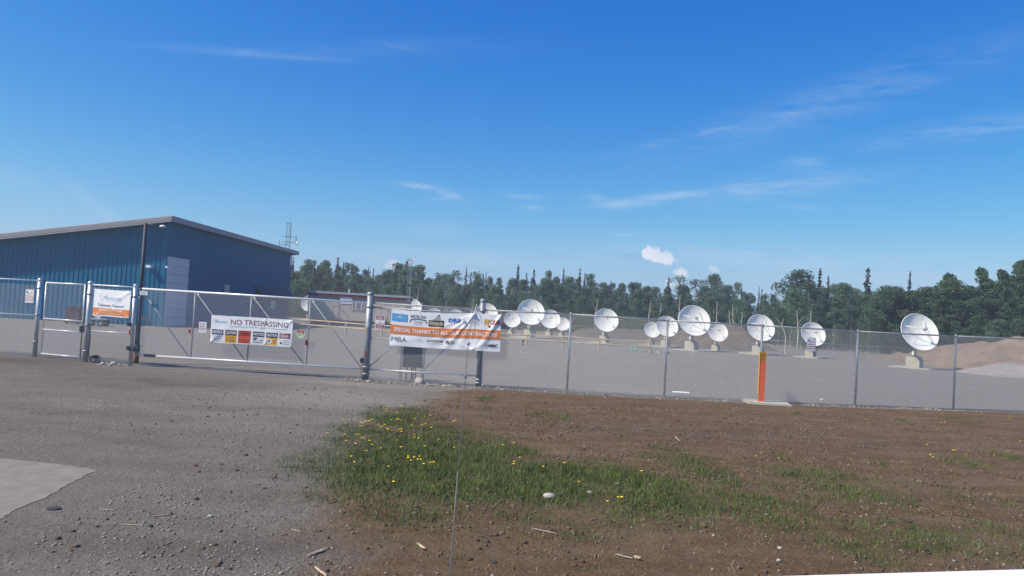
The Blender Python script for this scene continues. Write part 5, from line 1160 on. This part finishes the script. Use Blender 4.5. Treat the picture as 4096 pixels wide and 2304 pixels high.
for row, (y0, fh, var) in enumerate(((104, .66, LOW), (108, .80, LOW), (114, .93, VAR), (122, 1.0, VAR))):
    x = P(1060, 1200, y0).x
    while x < P(3520, 1200, y0).x:
        y = y0 + random.uniform(-2.5, 2.5); u = 2048 + 3000 * x / y; u = u - .056 * 0
        top = P(u, np.interp(u, TU, TV), y).z
        H = top * (fh + random.uniform(-.14, .05)) if row < 3 else top * random.uniform(.93, 1.02)
        if row >= 2 and random.random() < .08: H *= .9
        tree('birch_tree', 'leafy green birch in the continuous forest wall behind the dishes', 'tree', random.choice(var), x, y, max(4.5, H), random.uniform(.75, 1.1) * (9 / max(6, H)) ** .3, 'birches forming the forest wall'); nf += 1
        x += random.uniform(1.9, 2.9) if row < 2 else random.uniform(1.4, 2.1)
# right-hand stand, nearer
def stand(us, y, lab, grp, var=None, wid=1.15, f=1.0):
    for u in us:
        y_ = y + random.uniform(-2, 2); top = P(u, np.interp(u, TU, TV), y_).z
        tree('cottonwood_tree', lab, 'tree', random.choice(var or DENSE), P(u, 1200, y_).x, y_, top * f * random.uniform(.9, 1.02), wid * random.uniform(.9, 1.15), grp)
stand([3170, 3235, 3300, 3370, 3450, 3520, 3590, 3660], 92, 'bushy green tree in the row behind the rightmost dishes', 'bushy trees behind the rightmost dishes', LOW, 1.05)
stand([3120, 3210, 3270, 3340, 3410, 3480, 3560, 3630, 3690], 86, 'low bushy tree at the front of the row behind the rightmost dishes', 'low bushy trees behind the rightmost dishes', LOW, 1.1, .72)
stand([3560, 3640, 3720, 3800, 3870, 3950, 4030, 4110, 4200, 4290, 4380, 4480], 84, 'dark dense cottonwood in the tall stand at the right edge', 'cottonwoods at the right edge', None, 1.2)
stand([3700, 3770, 3840, 3910, 3980, 4050, 4120, 4200, 4300, 4400], 79, 'lower dark cottonwood at the front of the right stand', 'front cottonwoods at the right edge', None, 1.2, .78)
stand([3740, 3820, 3900, 3990, 4080, 4170, 4270], 75.5, 'dark green bush at the foot of the right stand behind the dirt bank', 'bushes behind the dirt bank', LOW, 1.3, .5)
IND = [('poplar_tree', 'tall dark pointed poplar left of the highest right edge tree', DENSE[1], 3930, 1068, 82, .95), ('poplar_tree', 'highest dark pointed poplar, at the extreme right edge', DENSE[3], 4085, 1040, 80, .9), ('poplar_tree', 'dark poplar with several pointed tops above the largest dish on its right side', DENSE[1], 3802, 1092, 84, 1.1), ('poplar_tree', 'dark pointed poplar just right of the tall pointed one near the edge', DENSE[3], 4012, 1078, 82, .85),
       ('tall_birch', 'wide round topped tree rising above the forest left of two spruce spires', BUSHT[0], 3211, 1080, 112, 1.35), ('tall_birch', 'round dark tree standing clear of the treeline above the big central dishes', BUSHT[1], 2852, 1096, 126, 1.0),
       ('sparse_birch', 'sparse tall birch in front of the small cumulus cloud at the treeline', SPARSE[0], 2718, 1100, 124, 1.1), ('sparse_birch', 'thin see through tree right of the cumulus, left of the round dark tree', SPARSE[2], 2784, 1116, 126, 1.2), ('sparse_birch', 'pale leafless looking birch left of the wide round topped tree', SPARSE[2], 3114, 1128, 112, 1.1),
       ('sparse_birch', 'thin birch poking up above the office trailer sign', SPARSE[1], 1391, 1052, 120, .9), ('sparse_birch', 'open crowned birch just left of the second lattice mast', SPARSE[1], 1596, 1053, 120, 1.3), ('leaning_tree', 'dark open tree sloping down right of the second lattice mast', SPARSE[1], 1672, 1060, 118, 1.3), ('sparse_birch', 'wispy birch above the left half of the contractor banner', SPARSE[2], 1752, 1090, 122, .8), ('sparse_birch', 'wispy birch left of the dark spire above the contractor banner', SPARSE[2], 1832, 1080, 122, 1.0), ('sparse_birch', 'low open crowned tree right of the dark spire above the contractor banner', SPARSE[0], 1910, 1086, 122, 1.2),
       ('sparse_birch', 'small open tree beside the blue building roof end', SPARSE[1], 1233, 1038, 116, 1.1), ('tall_birch', 'round topped tree above the left end of the trailer', BUSHT[0], 1307, 1042, 116, .8), ('sparse_birch', 'slim tree right of the long treeline hump in the middle', SPARSE[1], 2365, 1096, 124, .8), ('sparse_birch', 'slim leafy tree standing above the lone middle dish', SPARSE[1], 2200, 1084, 124, .7), ('sparse_birch', 'slim tree just left of the cluster of tiny spires at right', SPARSE[1], 2946, 1130, 122, .8)]
for nm, lab, var, u, v, y, wd_ in IND:
    p = P(u, v, y); tree(nm, lab, 'tree', var, p.x, y, p.z, wd_ * (9 / p.z) ** .5)
SPL = [(1153, 1027, 'spruce spire hugging the blue building corner'), (1174, 1026, 'second dark spruce spire from the blue building'), (1353, 1027, 'dark spruce with tufted top above the left of the trailer'), (1476, 1064, 'needle thin spire above the trailer window'), (1560, 1074, 'small spire under the little cloud left of the second mast'), (1629, 1041, 'dark spruce right behind the second lattice mast'), (1805, 1086, 'thin spire over the middle of the contractor banner'), (1867, 1069, 'thick dark spire above the contractor banner'), (1884, 1088, 'short thin spire just right of the thick dark spire'),
       (2074, 1056, 'tall shaggy spruce above the dish cluster'), (2107, 1089, 'dark spruce just right of the tall shaggy one'), (2137, 1076, 'thin spruce third in line above the dish cluster'), (2256, 1068, 'spruce spire left of the treeline hump top'), (2321, 1072, 'spruce spire right of the treeline hump top'), (2340, 1090, 'tiny spire at the right foot of the hump spire'), (2544, 1120, 'tiny spire left of the small cumulus cloud'), (2675, 1107, 'dark spruce directly below the small cumulus cloud'), (2894, 1125, 'bare dead snag right of the round dark tree'), (2968, 1147, 'short blunt spruce right of the bare snag'), (3037, 1147, 'left of the pair of tiny spires in the low gap'), (3048, 1155, 'right of the pair of tiny spires in the low gap'),
       (3281, 1070, 'tall spruce beside the wide round topped tree'), (3314, 1102, 'shorter spruce right of the tall one by the round topped tree'), (3473, 1070, 'lone bluish spruce spire standing clear left of the largest dish'), (3641, 1080, 'thin lone spruce spire directly above the largest dish'), (4087, 1041, 'pointed spruce top at the extreme right edge')]
for i, (u, v, lab) in enumerate(SPL):
    y = 118 if u < 3200 else 95; p = P(u, v, y); var = SPR[i % 6]
    if u == 2894:
        t = thing('dead_snag', lab, 'tree', (p.x, y, 0)); MB().tube((0, 0, 0), (0, 0, p.z), .12, .03, 6).build('trunk', M['barkd'], t); continue
    wd_ = .8 if u in (1476, 1805, 1884, 2340, 2544, 3037, 3048, 1560) else (1.5 if u in (2074, 3473, 3281, 1629) else 1.15)
    tree('spruce_tree', lab, 'tree', var, p.x, y, p.z, wd_, 'spruce spires above the treeline')
for k in range(26):
    y = random.uniform(112, 124); u = random.uniform(1180, 3150); tp = P(u, np.interp(u, TU, TV) + random.uniform(-22, 14), y).z; tree('spruce_tree', 'small dark spruce tip mixed into the top of the birch wall', 'tree', random.choice(SPR), P(u, 1200, y).x, y, tp, random.uniform(.6, 1.1), 'small spruce tips among the birches')
# pale bare stems at the wood's edge
STM = [(2720, 1180, 1290), (2871, 1205, 1245), (2936, 1220, 1290), (2923, 1240, 1292), (2966, 1250, 1300), (2853, 1235, 1262), (3196, 1240, 1330), (3135, 1275, 1310), (1659, 1148, 1185), (1672, 1150, 1190), (1790, 1200, 1230), (1893, 1195, 1225), (2385, 1190, 1220), (2640, 1210, 1260), (3243, 1240, 1262), (2600, 1200, 1250)]
for i, (u, v0, v1) in enumerate(STM):
    y = 100.5 + (i % 3) * .6 if u < 3180 else 83; a = P(u, v0, y)
    t = thing('bare_birch', 'thin pale bare birch stem at the edge of the dark wood', 'tree', (a.x, y, 0), group='bare birch stems at the wood edge')
    mb = MB().tube((0, 0, 0), (random.uniform(-.1, .1), 0, a.z * .6), .085, .06, 6, False); mb.tube((random.uniform(-.05, .05), 0, a.z * .58), (random.uniform(-.3, .3), 0, a.z), .06, .03, 6, False); mb.build('trunk', M['bark'], t, True)
    MB().tube((0, 0, a.z * .65), (random.choice((-.5, .5)), 0, a.z * .85), .03, .012, 5, False).build('branch', M['bark'], t, True)
p = P(3140, 1420, 66); t = thing('bent_tree', 'leaning bare forked tree trunk left of the dish with the warning sign', 'tree', (p.x, 66, 0)); 
zq = lambda u, v: P(u, v, 66) - Vector((p.x, 66, 0))
MB().tube((0, 0, 0), zq(3143, 1345), .07, .05, 7, False).tube(zq(3143, 1345), zq(3128, 1300), .05, .04, 7, False).tube(zq(3128, 1300), zq(3102, 1270), .04, .02, 7, False).build('trunk', M['bark'], t, True); MB().tube(zq(3128, 1300), zq(3134, 1275), .035, .02, 6, False).build('branch', M['bark'], t, True)
# undergrowth along the wood's edge, too tangled to count
r_ = np.random.default_rng(5); n = 420; xs = r_.uniform(P(1060, 1200, 102).x, P(3600, 1200, 100).x, n); ys = 100.5 + 4 * r_.random(n) - .0 * xs
V_, F_ = leaf_cloud(np.stack([xs, ys, .8 + 1.0 * r_.random(n)], 1), .7 + .8 * r_.random(n), 42000, .15, 9); tag(link('undergrowth', np_mesh('undergrowth', V_, F_, M['leaf2'])), 'dark green undergrowth along the foot of the forest', kind='stuff')

# ------------------------------------------------------------------ foreground plants and stones
M['grass'] = new_mat('grass_blades', (.045, .08, .018), .65, 0, col2=(.13, .18, .04), vscale=2.2, spec=.2)
M['dry'] = new_mat('dry_grass', (.20, .15, .085), .8, 0, col2=(.34, .27, .16), vscale=2)
def blades(nm, Px, Py, hmin, hmax, w, mat, seed, lean=.5):
    r_ = np.random.default_rng(seed); n = len(Px); z = height_at(Px, Py) - .005; a = r_.random(n) * 6.283; h = (hmin + (hmax - hmin) * r_.random(n) ** 1.5) * (.35 + .8 * fbm(Px * 2.2, Py * 2.2, 3) + .45 * grass_at(Px, Py))
    c_, s_ = np.cos(a), np.sin(a); b = r_.random(n) * 6.283; l = lean * h * (.3 + r_.random(n)); bx, by = np.cos(b) * l, np.sin(b) * l; ww = w * (.6 + .8 * r_.random(n))
    Vv = np.stack([np.stack([Px - c_ * ww, Py - s_ * ww, z], 1), np.stack([Px + c_ * ww, Py + s_ * ww, z], 1), np.stack([Px + c_ * ww * .7 + bx * .35, Py + s_ * ww * .7 + by * .35, z + h * .6], 1), np.stack([Px - c_ * ww * .7 + bx * .35, Py - s_ * ww * .7 + by * .35, z + h * .6], 1), np.stack([Px + bx, Py + by, z + h], 1)], 1).reshape(-1, 3)
    i = np.arange(n)[:, None] * 5; F1 = np.concatenate([i + [[0, 1, 2]], i + [[0, 2, 3]], i + [[3, 2, 4]]]); return link(nm, np_mesh(nm, Vv, F1, mat))
r_ = np.random.default_rng(3); n = 1500000
xs = r_.uniform(-5, 13, n); ys = 5.8 + 17.6 * r_.random(n) ** .9; g = grass_at(xs, ys); keep = r_.random(n) < g ** .8 * .33
xs, ys = xs[keep], ys[keep]
if len(xs) > 150000: xs, ys = xs[:150000], ys[:150000]
tag(blades('grass', xs, ys, .025, .105, .0030, M['grass'], 1), 'patchy green grass growing on the bare soil in the foreground', kind='stuff')
n = 60000; xs = r_.uniform(-4.5, 12, n); ys = 5.8 + 14 * r_.random(n); g = grass_at(xs, ys); so = soil_at(xs, ys); gg = blobs(xs, ys, GRASS); keep = r_.random(n) < (so * .35 + .7 * np.clip(gg - g, 0, 1)) * (fbm(xs * 1.3, ys * 1.3, 3) > .40)
tag(blades('dry_grass', xs[keep], ys[keep], .02, .08, .0025, M['dry'], 2, 1.2), 'dry straw and dead grass lying on the soil', kind='stuff')
r_ = np.random.default_rng(31); n = 500000; xs = r_.uniform(-5, 13, n); ys = 5.8 + 16 * r_.random(n); g = grass_at(xs, ys); keep = r_.random(n) < .06 * np.clip(g + .35 * blobs(xs, ys, GRASS), 0, 1); xs, ys = xs[keep][:26000], ys[keep][:26000]
M['weed'] = new_mat('weed_leaves', (.03, .055, .016), .6, 0, col2=(.075, .11, .03), vscale=3)
tag(blades('weed_leaves', xs, ys, .02, .05, .009, M['weed'], 33, 1.8), 'low broad weed leaves matted among the grass', kind='stuff')
# loose pebbles
M['pebble'] = new_mat('pebbles', (.12, .107, .088), .9, 0, col2=(.30, .275, .23), vscale=2.4, detail=8, bump=.2)
def ico():
    t = (1 + 5 ** .5) / 2; v_ = np.array([(-1, t, 0), (1, t, 0), (-1, -t, 0), (1, -t, 0), (0, -1, t), (0, 1, t), (0, -1, -t), (0, 1, -t), (t, 0, -1), (t, 0, 1), (-t, 0, -1), (-t, 0, 1)], float); v_ /= np.linalg.norm(v_[0])
    f_ = np.array([(0, 11, 5), (0, 5, 1), (0, 1, 7), (0, 7, 10), (0, 10, 11), (1, 5, 9), (5, 11, 4), (11, 10, 2), (10, 7, 6), (7, 1, 8), (3, 9, 4), (3, 4, 2), (3, 2, 6), (3, 6, 8), (3, 8, 9), (4, 9, 5), (2, 4, 11), (6, 2, 10), (8, 6, 7), (9, 8, 1)]); return v_, f_
IV, IF = ico()
def pebbles(nm, lab, xs, ys, smin, smax, seed, mat):
    r_ = np.random.default_rng(seed); n = len(xs); s_ = smin + (smax - smin) * r_.random(n) ** 3.5; z = height_at(xs, ys); V_ = IV[None] * (s_[:, None] * (.7 + .6 * r_.random((n, 3))))[:, None, :] * np.array([1, 1, .6]); V_ = V_ * (1 + .25 * (r_.random((n, 12, 1)) - .5))
    V_ = V_ + np.stack([xs, ys, z + s_ * .2], 1)[:, None, :]; F_ = (IF[None] + (np.arange(n) * 12)[:, None, None]).reshape(-1, 3); tag(link(nm, np_mesh(nm, V_.reshape(-1, 3), F_, mat)), lab, kind='stuff')
n = 110000; xs = r_.uniform(-9, 15, n); ys = 5.8 + 18 * r_.random(n) ** 1.3; den = .28 * (1 - .78 * soil_at(xs, ys)) * (1 - .8 * grass_at(xs, ys)) * (1 - .85 * ((xs < -4.5) & (ys < 12))) + .5 * blobs(xs, ys, LIGHT) + .25 * (xs > np.interp(ys, SBY, SBX) - 2.2) * (xs < np.interp(ys, SBY, SBX) + .3) + .03 * soil_at(xs, ys); den *= (.4 + 1.2 * (fbm(xs * .8, ys * .8, 4) > .5)); keep = (r_.random(n) < den) & (ys < fence_y(xs) + .5) 
print('pebbles', int(keep.sum()))
pebbles('gravel_stones', 'loose small stones scattered over the drive and soil', xs[keep], ys[keep], .004, .022, 4, M['pebble'])
n = 2600; t_ = r_.random(n); xs = np.interp(t_, [0, .45, 1], [P4[0] - .6, P5[0] + .3, P(3900, 1600, 24).x]); ys = fence_y(xs) + r_.normal(-.2, .16, n)
pebbles('fence_gravel', 'pale stones and grit along the foot of the fence', xs, ys, .008, .055, 6, M['pebble'])
M['clod'] = new_mat('soil_clods', (.04, .026, .016), .95, 0, col2=(.16, .11, .075), vscale=2.5, detail=8, bump=.3)
n = 60000; xs = r_.uniform(-7, 13, n); ys = 5.8 + 15 * r_.random(n) ** 1.3; den = (.08 + .42 * soil_at(xs, ys)) * (fbm(xs * 1.1 + 7, ys * 1.1, 4) > .47); keep = (r_.random(n) < den) & (ys < fence_y(xs) - .4) & ~((xs < -4.3) & (ys < 12.6)); print('clods', int(keep.sum()))
pebbles('soil_clods', 'dark crumbs and clods of earth on the soil', xs[keep], ys[keep], .006, .035, 44, M['clod'])
def rock_mesh(seed, mat):
    r_ = np.random.default_rng(seed); v_ = IV.copy(); f_ = IF
    # one subdivision for a rounder stone
    vs = [tuple(p) for p in v_]; cache = {}; nf_ = []
    def mid(a, b):
        k = (min(a, b), max(a, b))
        if k not in cache: p = (np.array(vs[a]) + np.array(vs[b])) / 2; p = p / np.linalg.norm(p); vs.append(tuple(p)); cache[k] = len(vs) - 1
        return cache[k]
    for a, b, c_ in f_: x_, y_, z_ = mid(a, b), mid(b, c_), mid(c_, a); nf_ += [(a, x_, z_), (b, y_, x_), (c_, z_, y_), (x_, y_, z_)]
    V_ = np.array(vs); V_ = V_ * (1 + .22 * (fbm(V_[:, 0] * 1.3 + seed, V_[:, 1] * 1.3 + V_[:, 2], 3) - .5)[:, None] * 2) * np.array([1, .8, .62]); return np_mesh('rock', V_, np.array(nf_), mat, True)
RK = [rock_mesh(k, M['rock']) for k in range(5)]; RKD = rock_mesh(9, M['darkrock'])
def rock(u, v, wpx, lab, me_=None, grp=None, sq=1.0, name='rock'):
    p = GG(u, v); s_ = wpx * p.y / F_PX / 2; o = link(name, me_ or random.choice(RK), label=lab, cat='stone', group=grp); o.location = (p.x, p.y, gz(p.x, p.y) + s_ * .32 * sq); o.scale = (s_, s_, s_ * sq); o.rotation_euler = (0, 0, random.uniform(-.5, .5)); return o
rock(1678, 1535, 44, 'largest pale boulder at the fence foot below the contractor banner', sq=1.25); rock(1473, 1528, 16, 'pale round stone at the foot of the thick gate post')
rock(2197, 1992, 50, 'smooth pale oval stone lying in the grass', RK[1], sq=.85); rock(2361, 1972, 28, 'flat grey stone right of the smooth oval one', RK[2], sq=.6); rock(2470, 1935, 18, 'small half buried grey stone in the grass, third to the right', RK[3], sq=.6)
rock(602, 2108, 22, 'black lump of rock on the gravel at the lower left', RKD, sq=1.1); rock(842, 2068, 24, 'pale chipped stone with dark side on the gravel', RK[0], sq=.9); rock(215, 2036, 62, 'flat dark clod of earth beside the pavement edge', RKD, sq=.35); rock(1975, 2252, 28, 'dark clod in the bottom middle soil', RKD, sq=.7)
rock(3288, 1602, 18, 'pale stone behind the fence right of the marker post'); rock(3120, 2196, 22, 'pale stone low in the grass at lower right'); rock(3115, 2245, 20, 'pale stone at the bottom right of the grass', sq=1.1)
for (u, v, w_) in [(1930, 1547, 24), (1995, 1551, 16), (2080, 1552, 14), (2102, 1552, 11), (2140, 1562, 11), (1640, 1540, 10), (1712, 1540, 14), (1727, 1543, 12), (1740, 1537, 10), (1775, 1546, 12), (1800, 1540, 10), (1560, 1530, 12), (1585, 1527, 9), (1610, 1532, 9), (1510, 1523, 9), (1880, 1536, 10), (1430, 1524, 12), (410, 1457, 18), (430, 1455, 12), (455, 1458, 26), (478, 1460, 14), (395, 1460, 10), (440, 1463, 16), (1700, 1546, 8), (1850, 1548, 10), (2420, 1590, 7), (2640, 1600, 7)]:
    rock(u, v, w_, 'small pale stone in the scatter along the fence foot', grp='pale stones along the fence foot')
# sticks and wood scraps
def stick(a, b, w_, mat, lab, name='stick', cat='stick'):
    p, q = GG(*a), GG(*b); p.z = gz(p.x, p.y) + w_ * .5; q.z = gz(q.x, q.y) + w_ * .5; t = (q - p); L_ = t.length; mb = MB(); ks = 6; pr_ = [(-L_ / 2 + L_ * k / ks, random.uniform(-.14, .14) * w_, w_ * random.uniform(.30, .52) * (1 if 0 < k < ks else .55)) for k in range(ks + 1)]
    for (xa, ya, ra), (xb, yb, rb) in zip(pr_[:-1], pr_[1:]): mb.tube((xa, ya, 0), (xb, yb, random.uniform(-.1, .1) * w_ * 0), ra, rb, 6)
    mb.v = [(x_, y_, z_ * (.45 if name == 'board' else .8)) for x_, y_, z_ in mb.v]
    o = mb.build(name, mat, None, label=lab, cat=cat); o.location = (p + q) / 2; o.rotation_euler = (0, 0, math.atan2(t.y, t.x)); return o
stick((1227, 2232), (1308, 2199), .04, M['wood_grey'], 'grey broken board lying diagonally at the bottom left of the grass', 'board', 'board')
stick((1261, 2277), (1304, 2310), .04, M['wood'], 'pale wood splinter at the bottom edge of the picture', 'board', 'board'); stick((1668, 2177), (1700, 2204), .035, M['wood'], 'yellowish wood chip in the lower middle grass')
stick((2462, 2222), (2530, 2238), .025, M['wood_grey'], 'grey stick ending in a pale stump at lower middle'); stick((2536, 2234), (2560, 2243), .045, M['wood'], 'pale sawn stump end on the dry soil'); stick((593, 2070), (686, 2060), .018, M['wood_grey'], 'grey twig on the gravel left of the chipped stone')
stick((471, 2098), (571, 2103), .012, M['wood'], 'long straw twig left of the black lump'); stick((393, 2038), (459, 2041), .010, M['wood'], 'short pale twig near the pavement corner'); stick((2698, 1748), (2720, 1768), .03, M['wood_grey'], 'pale stick on the brown soil in the middle distance'); stick((2130, 2118), (2230, 2138), .02, M['wood_grey'], 'curved grey stick below the smooth oval stone'); stick((1775, 1544), (1815, 1547), .05, M['wood'], 'pale driftwood strip by the stones at the fence foot'); stick((1165, 2120), (1200, 2128), .014, M['wood'], 'pale splinter left of the lower grass')
# dandelions
fl = MB(); fl.tube((0, 0, 0), (.005, 0, .10), .0028, n=5); o_ = MB()
prof_ = [(.001, .094), (.012, .097), (.022, .104), (.018, .110), (.001, .113)]
def flower_obj(p, k, s_=1.0, grp='yellow dandelions in the grass'):
    t = thing('dandelion', 'yellow dandelion flower in the green patch of the foreground', 'dandelion', p, random.uniform(0, 6.28), grp, s_); link('stem', ST, t); link('flower', FLW, t)
M['petal'] = new_mat('dandelion_petal', (.80, .52, .01), .6, 0, var=.1, vscale=30); ST = fl.mesh('stem', M['grass']); FLW = MB().lathe(prof_, 10).mesh('flower', M['petal'])
zc = lambda x, y: (1000 + x / 1.8025, 1500 + y / 1.8025); ze = lambda x, y: (2000 + x / 1.8025, 1500 + y / 1.8025); zr = lambda x, y: (3000 + x / 1.802, 1500 + y / 1.802)
FLW_P = [zc(*q) for q in [(720, 315), (750, 315), (800, 352), (815, 352), (825, 345), (835, 340), (855, 340), (865, 336), (882, 331), (795, 378), (812, 368), (765, 425), (785, 430), (805, 455), (822, 460), (762, 507), (862, 484), (880, 510), (842, 557), (943, 541), (940, 388), (958, 376), (972, 373), (988, 397), (995, 409), (925, 362), (980, 248), (980, 267), (1010, 237), (1060, 288), (1088, 240), (1102, 242), (1060, 335), (1075, 332), (1088, 337), (1075, 408), (1092, 408), (1092, 422), (1088, 538), (1058, 478), (1185, 333), (1262, 306), (1300, 306), (1242, 384), (1265, 368), (1305, 401), (1186, 447), (1186, 464), (1215, 477), (1260, 526), (1165, 384), (1470, 538), (1465, 352), (1480, 348), (1140, 603), (1140, 618), (1183, 613), (1160, 627), (1222, 600), (1210, 628), (1230, 625), (1252, 665), (1325, 643), (1300, 645), (730, 598), (752, 640), (1035, 797), (950, 208), (1208, 202), (685, 431), (672, 325), (693, 480), (560, 416), (998, 673), (1945, 604), (1906, 637), (1902, 661), (1360, 476), (1020, 328), (1902, 500), (1822, 514)]] + [ze(*q) for q in [(465, 650), (313, 669), (568, 775), (1020, 713), (852, 893), (878, 901), (775, 923), (1843, 595), (2010, 603)]] + [zr(*q) for q in [(1300, 598), (1320, 607), (1275, 520), (1463, 558), (1480, 555), (1555, 578), (1758, 578), (1385, 287), (1405, 346), (1375, 347), (1868, 322), (1878, 314), (1635, 270), (1668, 290), (465, 262), (838, 327), (1945, 490), (1108, 312)]]
for k, (u, v) in enumerate(FLW_P):
    p = G(u, v, .10); p.z = gz(p.x, p.y); flower_obj(p, k, random.uniform(.68, 1.0))

# ------------------------------------------------------------------ vehicle nose and whip antenna near the camera
p0, p1 = P(1873, 1375, 3.0), P(1798, 2300, 2.92); d_ = (p1 - p0); foot = p0 + d_ * 1.12
wa = thing('whip_antenna', 'thin steel whip antenna with ball tip standing upright close to the camera', 'antenna', foot); q = p0 - foot
MB().tube(q * -.0, q * .5, .0024, .0022, 8).tube(q * .5, q, .0021, .0017, 8).build('rod', M['whip_grey'], wa, True); MB().sphere(q, .0075, 12, 8).build('ball_tip', M['galv_dull'], wa, True); MB().tube(q * .862, q * .875, .0052, n=8).build('coupling', M['whip_grey'], wa, True); MB().tube((0, 0, -.03), (0, 0, .03), .012, n=12).build('socket', M['black'], wa, True)
M['carpaint'] = new_mat('white_car_paint', (.80, .80, .82), .25, 0, spec=.6)
hd = thing('camper_nose', 'white curved front edge of the vehicle at the bottom right corner', 'vehicle', (1.6, 2.2, 0))
def hoodz(x, y): return P(3850, 2288, 2.9).z + .083 * (x - 1.74) + .03 * (2.9 - y) - .02 * max(0, x - 2.1) ** 2
xs = np.linspace(-.6, 3.3, 40); ys = np.linspace(1.6, 2.9, 22); mb = MB(); vs = [(x_ - 1.6, y_ - 2.2, hoodz(x_, y_)) for x_ in xs for y_ in ys]; n_ = 22
fs = [(i * n_ + j, (i + 1) * n_ + j, (i + 1) * n_ + j + 1, i * n_ + j + 1) for i in range(39) for j in range(n_ - 1)]; mb.add(vs, fs); mb.build('bonnet', M['carpaint'], hd, True)
mb = MB(); vs = []
for x_ in xs: z_ = hoodz(x_, 2.9); vs += [(x_ - 1.6, .7, z_), (x_ - 1.6, .74, z_ - .12), (x_ - 1.6, .74, .45), (x_ - 1.6, .6, .40)]
mb.add(vs, [(i * 4 + j, (i + 1) * 4 + j, (i + 1) * 4 + j + 1, i * 4 + j + 1) for i in range(39) for j in range(3)]); mb.build('front_panel', M['carpaint'], hd, True)

# ------------------------------------------------------------------ air
HAZE = 0.0012
mb = MB().b2(-160, 260, -40, 190, -1.3, 15); mh = bpy.data.materials.new('haze_air'); mh.use_nodes = True; t = mh.node_tree; t.nodes.clear()
pv_ = t.nodes.new('ShaderNodeVolumePrincipled'); pv_.inputs['Density'].default_value = HAZE; pv_.inputs['Color'].default_value = (.95, .98, 1.0, 1); pv_.inputs['Anisotropy'].default_value = .3
ou = t.nodes.new('ShaderNodeOutputMaterial'); t.links.new(pv_.outputs[0], ou.inputs['Volume'])
mb.build('haze', mh, kind='stuff')
